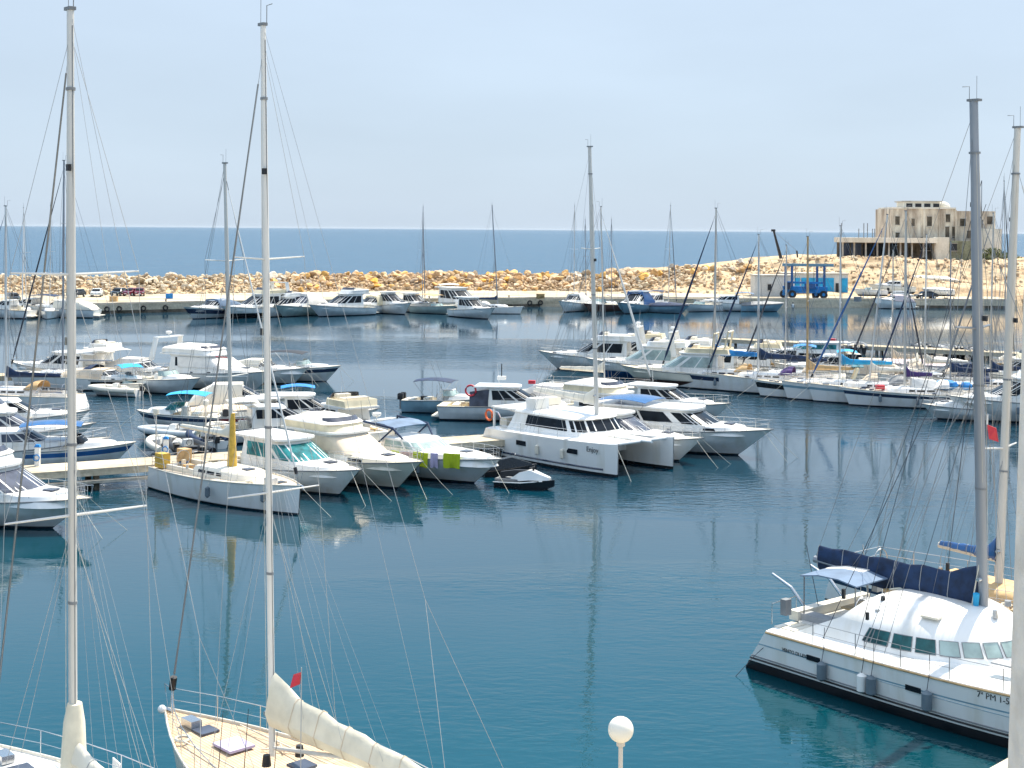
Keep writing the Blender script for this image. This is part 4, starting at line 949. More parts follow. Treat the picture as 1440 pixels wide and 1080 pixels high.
def near_catamaran():
    hd = -50.4; c = Vector((7.4, 45.5, 0)) + 6.2 * Vector((.637, -.770, 0)) + 3.5 * Vector((.770, .637, 0))
    t = thing('catamaran', 'large white sailing catamaran with navy sail cover moored at lower right', 'catamaran', c, R(hd))
    L = 12.4
    for s in (1, -1): h = cathull(t, L, s * 2.62, 1.76, 1.40, 1.66, .95, 'white', stripe='greyblue')
    for z in (.40, .49):
        for s in (1, -1):
            m = MB(); pts = [h.pt(i / 16, z, s, .012) + Vector((0, s * 2.62, 0)) for i in range(17)]; m.tube(pts, .022 if z > .45 else .03, 4); m.build('waterline_stripe', 'black' if z < .45 else 'grey', t)
    for s in (1, -1):
        MB().tube([h.edge(i / 16, s, -.01, -.05) + Vector((0, s * 2.62, 0)) for i in range(17)], .03, 6).build('rub_rail', 'tan', t)
    m = MB(); m.loft([[(x, y * 1.95, z) for y, z in ((-1, .75), (1, .75), (1, 1.50), (-1, 1.50))] for x in (-5.1, -3.6, 0, 3.2)]); m.build('bridge_deck', 'white', t)
    m = MB(); m.tube([(5.9, -2.7, 1.55), (5.9, 2.7, 1.55)], .11, 10); m.build('crossbeam', 'alloy', t); m = MB(); m.tube([(3.2, 0, 1.5), (6.6, 0, 1.62)], .08, 8); m.build('longeron', 'alloy', t)
    for s in (1, -1): MB().box((4.6, s * .95, 1.48), (2.5, 1.75, .02)).build('trampoline', 'tan', t)
    # cabin
    Hs = House([(1.36, -4.7, 2.0, 2.80, 3.7), (1.60, -4.2, 1.8, 2.68, 3.6), (2.14, -3.1, 1.45, 2.42, 3.2), (2.36, -2.9, 1.2, 2.2, 2.9), (2.60, -2.7, .9, 1.8, 2.5), (2.78, -2.5, .6, 1.3, 2.0)], p=2.0)
    Hs.build(t, 'cabin', 'white', .08)
    for i in range(19):
        b = .715 - i * .0228; Hs.pane(t, 1, .16, .88, b - .019, b, 'darkteal' if i < 5 else 'paleglass', 'window', .02, frame=.014)
    # roof details
    for x, y in ((-1.2, -1.1), (.4, 1.2)): MB().tube([(x, y, 2.62), (x, y, 2.78)], .10, 10).build('vent', 'grey', t)
    MB().box((-.4, -1.55, 2.60), (.55, .5, .06), R(8)).build('hatch', 'offwhite', t)
    MB().tube([(-2.2, -1.5, 2.55), (-2.2, -1.5, 2.82)], [.1, .06], 10).build('winch', 'black', t, True)
    MB().tube([(-2.05, -1.95, 2.3), (-2.05, -1.95, 2.52)], [.12, .09], 10).build('winch', 'steel', t, True)
    MB().torus((-2.9, -1.6, 2.3), .36, .018, 20, 5, 'x').build('steering_wheel', 'steel', t)
    MB().box((-2.55, 0.9, 2.62), (1.1, 2.3, .10)).build('cushion', 'tan', t)
    for y in (-.2, .5, 1.2): MB().tube([(-2.9, y, 2.68), (-2.2, y + .2, 2.86), (-1.7, y, 2.70)], .04, 6).build('coiled_rope', 'rope', t)
    for x, y in ((2.3, -2.1), (4.2, -2.9)): MB().box((x, y, h.zs(.7) + (.07 if x > 4 else .38)), (.6, .45, .05), R(4)).build('hatch', 'greydeck', t)
    MB().box((4.3, -.9, 1.62), (1.6, 1.1, .06)).build('foredeck_cushion', 'canvas', t)
    # cockpit
    MB().box((-4.6, 0, 1.15), (1.5, 3.6, .15)).build('cockpit_floor', 'teak', t)
    for y in (-1.5, 1.5): MB().box((-4.75, y, 1.52), (1.3, .5, .36)).build('seat', 'greydeck', t)
    MB().box((-5.35, 0, 1.62), (.35, 3.8, .3)).build('aft_seat', 'offwhite', t); MB().box((-4.3, .3, 1.75), (.8, 1.2, .06)).build('table', 'tan', t)
    for s in (1, -1):
        for i in range(3): MB().box((-4.6 - i * .3, s * 2.45, 1.47 - i * .01), (.2, .9, .03)).build('stern_step', 'offwhite', t)
    # bimini and posts
    rg = []
    for x, dz in ((-5.2, -.10), (-4.5, .04), (-3.7, .06), (-3.0, -.04)): rg.append([(x, y, 3.02 + dz - .05 * y * y / 4) for y in (-1.75, -1.2, -.6, 0, .6, 1.2, 1.75)])
    m = MB(); m.loft([r_ + [(a, b, c_ + .04) for a, b, c_ in reversed(r_)] for r_ in rg]); bo = m.build('bimini', 'slatecloth', t, True)
    m = MB(); m.loft([[(a, b * .45 + .3, c_ + .06) for a, b, c_ in r_] + [(a, b * .45 + .3, c_ + .075) for a, b, c_ in reversed(r_)] for r_ in rg[:3]]); m.build('light_panel', 'whitecanvas', bo)
    for x in (-5.1, -3.1):
        for s in (1, -1): MB().tube([(x, s * 1.68, 2.93), (x, s * 1.68, 1.5)], .022, 6).build('post', 'wire', bo)
    # davits with tender
    for y in (-1.1, .9): MB().tube([(-5.4, y, 1.6), (-6.1, y, 2.25), (-6.9, y, 2.55)], [.06, .055, .045], 8).build('davit', 'steel', t)
    m = MB(); m.tube([(-5.4, -2.9, 1.5), (-5.4, -2.9, 2.15), (-5.4, -1.7, 2.2), (-5.4, -1.7, 1.5)], .018, 5); m.tube([(-5.4, 2.9, 1.5), (-5.4, 2.9, 2.15), (-5.4, 1.7, 2.2), (-5.4, 1.7, 1.5)], .018, 5); m.build('stern_rail', 'steel', t)
    for y in (-2.4, 2.4): outb = MB().box((-5.25, y, 2.0), (.22, .28, .5)).build('liferaft_box', 'grey', t)
    MB().tube([(-5.5, 2.2, 1.6), (-5.7, 2.2, 3.3)], .02, 5).build('antenna_pole', 'steel', t)
    # rail and fenders on the near side
    m = MB()
    for s in (1, -1):
        ps = [h.edge(f, s, .08, .62) + Vector((0, s * 2.62, 0)) for f in (.16, .30, .44, .58, .72, .86, .97)]
        m.tube(ps, .009, 4); m.tube([p_ - Vector((0, 0, .3)) for p_ in ps], .007, 4)
        for p_ in ps: m.tube([p_, p_ - Vector((0, 0, .63))], .014, 5)
    m.build('guard_rail', 'wire', t)
    for i, f in enumerate((.205, .335, .365, .53)):
        e = h.edge(f, -1, -.03, -.02) + Vector((0, -2.72, -.38)); mt = 'white' if i == 1 else 'fender'
        o = MB().tube([e, e - Vector((0, 0, .08)), e - Vector((0, 0, .52)), e - Vector((0, 0, .60))], [.04, .15, .15, .04], 12).build('fender', mt, t, True); MB().tube([e + Vector((0, .12, 1.0)), e + Vector((0, .1, .4)), e], .012, 4).build('rope', 'darkrope', o)
    yo = -2.62
    for f in (.19, .50): p_ = h.pt(f, .98, -1, .012); MB().box((p_.x, p_.y + yo, .98), (.50, .05, .15)).build('porthole', 'glass', t)
    MB().tube([h.pt(i / 14, .92, -1, .004) + Vector((0, yo, 0)) for i in range(15)], .010, 4).build('hull_crease', 'greyblue', t)
    for f, s_, sz in ((.085, 'VENTO DI LEVANTE', .15), (.665, '7\u00aa PM 1-566-08', .24)):
        z = .93 if f < .1 else 1.28; p_ = h.pt(f, z, -1, .02); p2 = h.pt(f + .08, z, -1, .02); an = math.atan2(p2.y - p_.y, p2.x - p_.x)
        text_part(s_, sz, t, Matrix.Translation((p_.x, p_.y + yo, z)) @ Matrix.Rotation(an, 4, 'Z') @ Matrix.Rotation(R(90), 4, 'X'))
    # mast
    tp = PD(1364, 143, 42.9); bs = PD(1377, 850, 42.9); a = R(hd)
    dX = tp.x - bs.x; mx = .30; hh = Hull(L, 7, 1.42, 1.72, 'cat', rake=.3, tr=1.5)
    spars(t, hh, mx, tp.z, 2.45, (dX * math.cos(a), -dX * math.sin(a)), 'greymast', .17, ((.56, .9),), 'wire', {'to': (5.9, 0, 1.6), 'f': .80}, False, True, ((-1.2, 3.3, 1.7),), 'navy', 6.3, .25, None, .05, .3, covh=1.0, sag=.25, wr=.010, cw=1.2, cend=.5, under=.3)
    for s in (1, -1):
        top_ = Vector((mx + .6 * (tp.x - bs.x) * math.cos(a), 0, 2.5 + .62 * (tp.z - 2.5))); e_ = Vector((-3.2, s * 3.2, 1.5)); MB().tube([top_, e_], .012, 4).build('running_backstay', 'darkrope', t); MB().box(top_.lerp(e_, .86), (.09, .09, .3)).build('block', 'black', t)
        e_ = Vector((-1.9, s * 3.3, 1.5)); MB().tube([top_ + Vector((0, 0, 3.5)), e_], .010, 4).build('running_backstay', 'darkrope', t); MB().box(top_.lerp(e_, .9), (.08, .08, .22)).build('block', 'black', t)
    for f_, l_ in ((.35, .5), (.7, .8)):
        b_ = Vector((mx - 6.2 * f_, 0, 3.2 + .3 * f_)); MB().tube([b_, Vector((mx, 0, 2.5 + l_ * (tp.z - 2.5)))], .009, 4).build('lazy_jack', 'darkrope', t)
    MB().tube([(mx - .12, -.2, 2.55), (mx - .05, -.28, 3.2)], [.07, .1], 8).build('rope_bag', 'azure', t)
    for dx in (-.5, .55): MB().tube([(mx + dx, -.25, 2.6), (mx + dx, -.25, 2.82)], [.1, .07], 10).build('mast_winch', 'steel', t, True)
    for y in (-.35, .35): MB().tube([(mx - .2, y, 2.6), (mx - .05, y * .3, 4.2)], .02, 5).build('halyard', 'rope', t)
    MB().tube([(-6.2, -.2, 3.5), (-5.2, -.8, 1.7)], .012, 4).build('mainsheet', 'darkrope', t)
    MB().tube([(-5.0, -2.62, 1.5), (-5.5, -3.6, .6), (-5.8, -4.3, -.1)], .010, 5).build('mooring_line', 'darkrope', t)
    a_ = PD(1388, 597, 42.6); lo = Matrix.Rotation(-a, 3, 'Z') @ (a_ - c); sideflag(t, lo.x, lo.y, lo.z, 'red', .85, math.pi - a); MB().tube([lo, (lo.x, lo.y, 1.6)], .012, 4).build('flag_halyard', 'wire', t); MB().tube([lo, (mx + .1, 0, lo.z + .3)], .03, 5).build('spreader', 'whitemast', t)
near_catamaran()

def mid_catamaran():
    hd = -49.0; c = Vector((7.85, 81.9, 0)) - 5.9 * Vector((.656, -.755, 0)); a = R(hd)
    t = thing('catamaran', 'modern white catamaran with wraparound black saloon window in the middle of the row', 'catamaran', c, a); L = 11.8
    for s in (1, -1): h = cathull(t, L, s * 2.3, 1.55, 1.68, 1.86, .9, 'white', bootz=.16, rake=.05)
    for s in (1, -1):
        for z, r_ in ((.36, .055),): MB().tube([h.pt(.05 + .87 * i / 16, z, s, .0) + Vector((0, s * 2.3, 0)) for i in range(17)], r_, 4).build('hull_stripe', 'navyhull', t)
        for f, z in ((.33, 1.15), (.72, 1.18)): p_ = h.pt(f, z, s, .01); MB().box((p_.x, p_.y + s * 2.3, z), (.85, .05, .28)).build('porthole', 'glass', t)
        for f in (.47, .66): p_ = h.pt(f, z, s, .14); MB().tube([(p_.x, p_.y + s * 2.3, 1.25), (p_.x, p_.y + s * 2.3, 1.18), (p_.x, p_.y + s * 2.3, .72), (p_.x, p_.y + s * 2.3, .65)], [.03, .11, .11, .03], 10).build('fender', 'offwhite', t, True)
    m = MB(); m.loft([[(x, y * 1.7, z) for y, z in ((-1, .8), (1, .8), (1, 1.74), (-1, 1.74))] for x in (-5, 0, 2.6)]); m.build('bridge_deck', 'white', t)
    m = MB(); m.tube([(5.4, -2.3, 1.8), (5.4, 2.3, 1.8)], .10, 10); m.build('crossbeam', 'white', t); MB().box((4.0, 0, 1.74), (2.7, 3.1, .03)).build('trampoline', 'whitecanvas', t); MB().tube([(2.5, 0, 1.78), (6.3, 0, 1.86)], .08, 8).build('longeron', 'white', t)
    Hs = House([(1.70, -3.8, 2.9, 2.3, 1.7), (2.15, -3.6, 2.6, 2.12, 1.6), (2.72, -3.4, 2.15, 1.95, 1.5), (2.80, -3.9, 2.3, 2.0, 1.5), (2.92, -3.8, 2.1, 1.9, 1.5)], p=2.8); Hs.build(t, 'cabin', 'white', .10)
    Hs.pane(t, 1, -.08, .98, .66, .90, 'glass', out=.03); Hs.pane(t, 1, -.08, .98, .10, .34, 'glass', out=.03)
    for a0, b0 in ((.342, .418), (.420, .499), (.501, .580), (.582, .658)): Hs.pane(t, 1, -.08, .98, a0, b0, 'glass', 'windscreen', .03)
    # flybridge helm
    MB().box((-2.4, -1.0, 3.3), (.9, 1.1, .7)).build('helm_station', 'white', t); MB().torus((-2.9, -1.0, 3.5), .35, .02, 16, 5, 'x').build('steering_wheel', 'black', t)
    MB().box((-3.3, .4, 3.25), (.7, 2.2, .45)).build('seat', 'offwhite', t)
    MB().loft([[(x, y, z) for y, z in ((-2.2, 2.85), (2.2, 2.85), (2.2, 2.95), (-2.2, 2.95))] for x in (-5.4, -3.4)]).build('cockpit_roof', 'white', t)
    for s in (1, -1): MB().box((-5.2, s * 2.1, 2.2), (.12, .1, 1.3)).build('roof_post', 'white', t)
    MB().box((-4.9, 0, 1.95), (.6, 3.2, .5)).build('seat', 'offwhite', t)
    guardrail_pts = []
    m = MB()
    for s in (1, -1):
        ps = [h.edge(f, s, .08, .62) + Vector((0, s * 2.3, 0)) for f in (.12, .3, .45, .6, .75, .9, .98)]; m.tube(ps, .012, 4); m.tube([p_ - Vector((0, 0, .3)) for p_ in ps], .009, 4)
        for p_ in ps: m.tube([p_, p_ - Vector((0, 0, .63))], .013, 5)
    m.build('guard_rail', 'steel', t)
    p_ = h.pt(.815, 1.35, -1, .02); text_part('Enjoy', .42, t, Matrix.Translation((p_.x, p_.y - 2.3, 1.30)) @ Matrix.Rotation(R(4), 4, 'Z') @ Matrix.Rotation(R(90), 4, 'X'))
    tp = PD(834, 207, 85.2); bs = PD(844, 585, 85.2); dX = tp.x - bs.x; lo = Matrix.Rotation(-a, 3, 'Z') @ (bs - c); hh = Hull(L, 6.1, 1.68, 1.86, 'cat', rake=.1, tr=.9)
    spars(t, hh, lo.x, tp.z, 2.9, (dX * math.cos(a), -dX * math.sin(a)), 'alloy', .15, ((.62, .8),), 'wire', {'to': (5.4, 0, 1.9), 'f': .82}, False, True, ((-1.0, 2.9, 1.9),), 'offwhite', 5.6, .7, None, .05, .5, covh=.5, sag=.25)
    # tender with life ring on stern davits
    for y in (-1.2, 1.2): MB().tube([(-5.3, y, 1.7), (-5.9, y, 2.4), (-6.6, y, 2.5)], .05, 6).build('davit', 'steel', t)
    lifering(t, (-5.95, -1.9, 2.3), 'orange', .32)
    for s in (1,): MB().tube([(5.7, -2.3, 1.8), (7.2, -2.6, 0), (7.4, -2.7, -.3)], .02, 4).build('mooring_line', 'rope', t)
mid_catamaran()

# ---------------------------------------------------------------- foreground sailing boats
def masted(fn, name, label, base, topx, hd, mx, **k):
    """base = pixel of the water under the mast, topx = pixel of the masthead"""
    z = k.pop('zref', 0); pos = P(*base, z); tp = PD(*topx, pos.y); a = R(hd)
    c = Vector((pos.x - math.cos(a) * mx, pos.y - math.sin(a) * mx, 0)); dX = tp.x - pos.x
    return fn(name, label, c, hd, mx=mx, ztop=tp.z, lean=(dX * math.cos(a), -dX * math.sin(a)), **k)

def fore_extra(t, h, k):
    # pale deck canvas, hatches, windlass, winches at the mast
    MB().box((3.6, 0, h.zs(.78) + .05), (.8, .7, .06)).build('hatch', 'lilac', t); MB().box((5.4, .1, h.zs(.9) + .10), (.5, .3, .18)).build('windlass', 'steel', t)
    for y in (-.45, .45): MB().tube([(1.5, y, k['zd'] + .35), (1.5, y, k['zd'] + .6)], [.11, .08], 12).build('winch', 'black', t, True)
    for y in (-.9, .9): MB().tube([(-1.5, y, k['zd'] + .25), (4.6, y * .9, h.zs(.85) + .05)], .02, 5).build('jackline', 'rope', t)
    MB().tube([(2.4, -1.0, k['zd'] + .1), (3.0, -.4, k['zd'] + .12), (3.2, -1.0, k['zd'] + .1), (2.5, -.7, k['zd'] + .11)], .025, 5).build('coiled_rope', 'rope', t)
    MB().tube([(1.85, 0, k['zd'] + .55), (-1.2, 0, k['zd'] + 1.15)], .05, 8).build('boom_vang', 'alloy', t)
    MB().sphere((6.66, .22, h.zs(1) + .08), .11, 12).build('anchor_buoy', 'white', t, True)
def bow_extra2(t, h, k):
    fore_extra(t, h, k); c = Vector(t.location); a = t.rotation_euler[2]
    w_ = PD(424, 945, 31.0); lo = Matrix.Rotation(-a, 3, 'Z') @ (w_ - c); sideflag(t, lo.x, lo.y, lo.z, 'red', .55, -a); MB().tube([lo + Vector((0, 0, .1)), (lo.x, lo.y, 1.3)], .012, 5).build('flag_staff', 'palewire', t)
masted(sailboat, 'sailing_yacht', 'foreground sailing yacht with pale teak deck and thick cream sail cover', (382, 1168), (370, 36), 133, 1.95, L=13.6, B=4.0, Fs=1.25, Fb=1.6, deck='teak', mt='whitemast', r=.098, cover='sailcloth', roof='offwhite',
       fore={'c': 'grey'}, hood=None, spread=((.36, 1.25), (.68, .95)), boom=6.0, zb=.75, covh=.95, ctop=.25, cw=1.7, cr=(-.2, .10), wr=.006, wire='palewire', moor=(), stripe=None, extra=bow_extra2, fr=.022, top='offwhite')
def left_extra(t, h, k):
    fore_extra(t, h, k)
    MB().tube([(1.9, 0, 2.2), (1.88, 0, 3.6), (1.86, 0, 4.0)], [.30, .22, .15], 14).build('mast_cover', 'sailcloth', t, True)
    for x, y, l_ in ((-.6, -1.9, 2.6), (-1.6, -1.9, 2.9), (-2.6, -1.95, 2.7), (2.6, 1.6, 2.2), (3.3, 1.5, 2.0)): MB().tube([(x, y, 1.5), (x - .2, y * 1.05, 1.5 + l_)], [.016, .006], 5).build('fishing_rod', 'black', t)
    MB().box((3.1, -1.55, 1.85), (.5, .03, .42), R(-6)).build('banner', 'white', t); MB().box((4.2, -1.2, 1.9), (.14, .14, .45)).build('horseshoe_buoy', 'orange', t)
masted(sailboat, 'sailing_yacht', 'leftmost foreground sailing yacht with beige wrapped mast foot and white deck', (102, 1256), (99, 14), 131, 1.9, L=13.0, B=4.1, Fs=1.45, Fb=1.85, mt='alloy', r=.118, cover='offwhite', roof='white', deck='white', mats=None,
       fore={'c': 'wire'}, hood=None, spread=((.36, 1.55), (.665, 1.4)), boom=5.2, zb=.8, covh=.30, ctop=.2, cr=(-.2, .12), wr=.006, moor=(), stripe=None, extra=left_extra, fr=.025, wire='palewire')
# ---------------------------------------------------------------- right: wooden ketch behind the catamaran
masted(sailboat, 'sailing_yacht', 'sailing yacht with slanting cream mast and wooden deck behind the near catamaran', (1404, 890), (1431, 180), -50, .6, L=12, B=3.8, Fs=1.2, Fb=1.5, deck='teak', mt='palemast', r=.15, cover='bluehull', hood=None,
       fore={'c': 'palemast', 'f': .92}, spread=((.30, 1.1),), boom=2.4, zb=.9, covh=.4, wood=True, fr=.06, roof='tan', moor=())
# ---------------------------------------------------------------- middle row, bows towards the camera
G1 = 'motor boats of the middle row'
cruiser('motor_yacht', 'white cabin cruiser with cream flybridge cover and slate windscreen at left edge', at_px(86, 744, -20, 4.6), -20, L=12.5, B=4.0, Fs=1.25, Fb=1.75, house=(-.26, .24), hh=1.8, trunk=.34, wmat='greyglass', fly={'cover': 'whitecanvas'}, hard=True, deck='cream', portholes=2, boot='antifoul')
def s_extra(t, h, k):
    MB().box((-4.6, -1.0, 1.6), (.7, .5, .75)).build('wicker_box', 'yellow', t); MB().box((-5.1, .7, 1.6), (.7, .5, .75)).build('wicker_box', 'tan', t); MB().box((4.1, -.5, h.zs(.8) + .15), (.55, .45, .3)).build('deck_box', 'white', t)
    b_ = Vector((.2, 0, 1.75)); MB().tube([b_, b_ + Vector((0, 0, 1.6)), b_ + Vector((0, 0, 2.7))], [.26, .17, .13], 12).build('mast_cover', 'yellow', t, True)
masted(sailboat, 'sailing_yacht', 'white sloop with mustard mast cover and plumb bow at the pier end', (326, 703), (316, 230), -43, .2, L=11.6, B=3.7, Fs=1.2, Fb=1.45, deck='canvas', stripe=None, mt='alloy', r=.13, cover='offwhite', covh=.3, hood=None, fore={'c': 'whitemast', 'f': .96}, spread=((.30, 1.3), (.68, 1.2)), boom=4.6, zb=1.6, rake=.15, extra=s_extra, fend=(.55, .85), fr=.045, wire='wire', wr=.012, roof='offwhite')
cruiser('motor_yacht', 'white hardtop cruiser with turquoise windscreen beside the mustard mast sloop', at_px(487, 699, -42, 4.0), -42, L=10.2, B=3.6, Fs=1.15, Fb=1.75, house=(-.30, .15), hh=1.75, trunk=.30, wmat='tealglass', hard=True, fend=(), portholes=2, group=None)
cruiser('motor_yacht', 'cream flybridge cruiser with peach canvas over its windscreen', at_px(572, 690, -43, 4.6), -43, L=11.6, B=3.9, Fs=1.2, Fb=1.9, top='offwhite', house=(-.28, .14), hh=1.7, trunk=.31, fly={'col': 'cream', 'cover': 'whitecanvas'}, frontcover='canvas', deck='cream', portholes=3)
def towels(t, h, k):
    for f, w_, c_ in ((.49, .62, 'lime'), (.56, .8, 'pinkcloth'), (.64, 1.0, 'lime'), (.715, .5, 'lilac'), (.80, .95, 'lime')):
        e = h.edge(f, -1, -.02, .30); e2 = h.edge(f + .02, -1, -.02, .30); an = math.atan2(e2.y - e.y, e2.x - e.x); m = MB()
        ux = Vector((math.cos(an), math.sin(an), 0)); rg = []
        for j in range(9):
            u = j / 8 - .5; wv = .03 * math.sin(j * 1.9 + f * 30); q_ = e + ux * (u * w_) + Vector((0, wv - .02, 0)); rg.append([q_, q_ + Vector((0, -.03, -.35)), q_ + Vector((0, -.02 - wv, -.78 - .03 * math.sin(j))), q_ + Vector((0, .0 - wv, -.78)), q_ + Vector((0, -.01, -.35)), q_ + Vector((0, .03, .01))])
        m.loft(rg); m.build('towel', c_, t, True)
    xa, wb, zr = k['xa'], k['wb'], k['zr']
    for s in (1, -1):
        MB().tube([(xa + 1.6, s * wb * .75, zr - .15), (xa + .9, s * wb * .92, zr + .55), (xa - 1.6, s * wb * .95, zr + .75), (xa - 1.9, s * wb, 1.35)], [.05, .075, .075, .05], 8).build('canopy_frame', 'navy', t, True)
        MB().tube([(xa - .6, s * wb * .95, 1.5), (xa + .9, s * wb * .92, zr + .5)], .05, 6).build('canopy_strut', 'navy', t)
    MB().loft([[(x, y * wb * .9, z - .05 * y * y) for y in (-1, -.5, 0, .5, 1)] + [(x, y * wb * .9, z + .04 - .05 * y * y) for y in (1, .5, 0, -.5, -1)] for x, z in ((xa + .9, zr + .55), (xa + .2, zr + .72), (xa - .5, zr + .76))]).build('canopy', 'slatecloth', t, True)
cruiser('motor_yacht', 'white sports cruiser with lime and lilac towels hung on its rail', at_px(676, 681, -40, 4.4), -40, L=11.8, B=3.9, Fs=1.25, Fb=1.75, house=(-.16, .10), hh=.85, trunk=.36, wmat='paleglass', arch=-.30, fend=(.52, .63), extra=towels, portholes=2, boot='antifoul', moor=(-1,))
# jet ski with floating dock
t = thing('jet_ski', 'black and white jet ski floating beside the bow of the towel cruiser', 'jet ski', at_px(737, 686, -22), R(-22))
MB().loft([[(-1.6, -.4, -.1), (-1.6, .4, -.1), (-1.6, .5, .28), (-1.6, -.5, .28)], [(-.2, -.5, -.15), (-.2, .5, -.15), (-.2, .6, .38), (-.2, -.6, .38)], [(1.0, -.35, -.1), (1.0, .35, -.1), (1.0, .5, .5), (1.0, -.5, .5)], [(1.75, -.03, .2), (1.75, .03, .2), (1.75, .05, .55), (1.75, -.05, .55)]]).build('hull', 'blackhull', t, True)
MB().loft([[(x, y * w_, z) for y, z in ((-1, z0_), (1, z0_), (.7, z1_), (-.7, z1_))] for x, w_, z0_, z1_ in ((-.7, .34, .4, .5), (-.2, .36, .4, .85), (.4, .44, .5, 1.02), (1.5, .2, .5, .66))]).build('cowling', 'white', t, True)
MB().box((-.9, 0, .42), (1.3, .85, .12)).build('footwell', 'grey', t); MB().tube([(-1.6, -.55, .3), (0, -.64, .36), (1.2, -.42, .5)], .035, 5).build('rub_rail', 'white', t)
MB().loft([[(x, y * .17, z) for y, z in ((-1, z0_), (1, z0_), (.8, z1_), (-.8, z1_))] for x, z0_, z1_ in ((-1.35, .45, .80), (-.5, .7, .95), (.2, .8, .98))]).build('seat', 'black', t, True)
MB().tube([(.45, -.4, 1.15), (.55, 0, 1.18), (.45, .4, 1.15)], .03, 6).build('handlebar', 'black', t); MB().tube([(.55, 0, .9), (.52, 0, 1.17)], .06, 6).build('steering_column', 'black', t)
t = thing('jet_ski', 'black jet ski moored against the catamaran hull behind the black and white one', 'jet ski', at_px(716, 668, 10), R(12))
MB().loft([[(-1.5, -.4, -.1), (-1.5, .4, -.1), (-1.5, .5, .28), (-1.5, -.5, .28)], [(0, -.5, -.15), (0, .5, -.15), (0, .6, .45), (0, -.6, .45)], [(1.6, -.05, .2), (1.6, .05, .2), (1.6, .08, .6), (1.6, -.08, .6)]]).build('hull', 'black', t, True)
MB().loft([[(x, y * w_, z) for y, z in ((-1, z0_), (1, z0_), (.7, z1_), (-.7, z1_))] for x, w_, z0_, z1_ in ((-1.4, .3, .3, .75), (.1, .4, .45, 1.05), (1.3, .2, .5, .65))]).build('deck', 'blackhull', t, True)
MB().tube([(.25, -.4, 1.2), (.35, 0, 1.22), (.25, .4, 1.2)], .03, 6).build('handlebar', 'grey', t)
cruiser('motor_yacht', 'sleek white motor yacht with black windows and navy bimini right of the catamaran', at_px(1050, 641, -30, 5.0), -30, L=13.4, B=4.1, Fs=1.35, Fb=2.0, house=(-.34, .22), hh=1.5, trunk=.30, wmat='glass', hard=True, bim={'c': 'bluehull', 'x0': -4.6, 'x1': -1.2}, fend=(.62,), portholes=3, moor=(1, -1))
cruiser('motor_yacht', 'white hardtop cruiser wedged between the catamaran and the sleek motor yacht', at_px(968, 650, -34, 4.0), -34, L=10.0, B=3.4, Fs=1.2, Fb=1.75, house=(-.28, .12), hh=1.75, trunk=.30, wmat='greyglass', hard=True, portholes=0)
cruiser('motor_yacht', 'cream flybridge cruiser behind the catamaran roof with dark side windows', at_px(880, 607, -38, 0), -38, L=11.5, B=3.8, Fs=1.2, Fb=1.8, top='offwhite', house=(-.30, .12), hh=1.75, trunk=.28, fly={'col': 'cream', 'glass': 'greyglass', 'cover': 'whitecanvas'}, portholes=2)
cruiser('motor_yacht', 'small white cruiser with grey windows behind the sleek motor yacht', at_px(948, 588, -30, 0), -30, L=9, B=3.2, Fs=1.1, Fb=1.6, house=(-.28, .12), hh=1.5, trunk=.28, wmat='glass', hard=True, portholes=2)

# ---------------------------------------------------------------- boats beyond the middle pier
def patrol(t, h, k):
    lifering(t, (-3.0, -1.2, 2.2), 'red', .38); MB().tube([(-.9, 0, 2.9), (-.9, 0, 4.1)], .04, 6).build('signal_mast', 'black', t); MB().box((-.9, 0, 3.05), (.6, .6, .25)).build('equipment_box', 'white', t)
    MB().loft([[(x, y * w_, z) for y, z in ((-1, 1.0), (1, 1.0), (.86, zz), (-.86, zz))] for x, w_, z, zz in ((-3.1, 1.25, 0, 2.1), (-1.5, 1.3, 0, 2.3))]).build('tinted_screen', 'greyglass', t)
    MB().box((1.3, .4, 2.75), (.5, .35, .25)).build('lamp_box', 'red', t)
cruiser('patrol_boat', 'grey hulled patrol boat with pink life ring and dark wheelhouse', at_px(722, 590, -8, 0), -8, L=10.5, B=3.4, Fs=1.15, Fb=1.5, top='silver', house=(-.16, .16), hh=1.65, trunk=.30, wmat='glass', hard=True, extra=patrol, cat='patrol boat', portholes=0, deck='cream', moor=())
openboat('motor_boat', 'beige covered tender lying behind the patrol boat', at_px(760, 583, -12), -12, L=6.5, B=2.3, tarp='cream', ob=(), top='silver', screen=False, console=False)
openboat('dinghy', 'long grey covered boat leading to the catamaran mast', at_px(800, 566, -22), -22, L=8.5, B=2.2, tarp='offwhite', ob=(), top='offwhite', screen=False, console=False)
def fish(t, h, k):
    MB().box((.1, 0, 1.25), (1.2, 1.0, 1.1), taper=.85).build('console_housing', 'white', t); MB().box((-1.9, .4, .95), (.5, .4, .4)).build('tackle_box', 'black', t)
    for x, y in ((-.6, .6), (-.6, -.6), (.9, .5), (.9, -.5)): MB().tube([(x, y, .7), (x, y * .95, 2.1)], .02, 5).build('canopy_post', 'steel', t)
    for s in (-.5, .5): MB().tube([(-.3, s, 1.9), (-1.1, s * 1.5, 3.9)], .012, 5).build('fishing_rod', 'wire', t)
openboat('fishing_boat', 'teal grey open fishing boat with navy bimini alone on the open water', at_px(628, 580, -14), -14, L=6.6, B=2.4, Fs=.95, Fb=1.25, top='greyblue', bim='navy', ob=(-.3, .3), extra=fish, cat='fishing boat', cuddy=True, moor=())
cruiser('motor_yacht', 'white cruiser with cream flybridge behind the peach canvas cruiser', at_px(470, 617, 128, 0), 128, L=9.5, B=3.4, house=(-.25, .12), hh=1.5, fly={'col': 'cream'}, deck='offwhite', portholes=2)
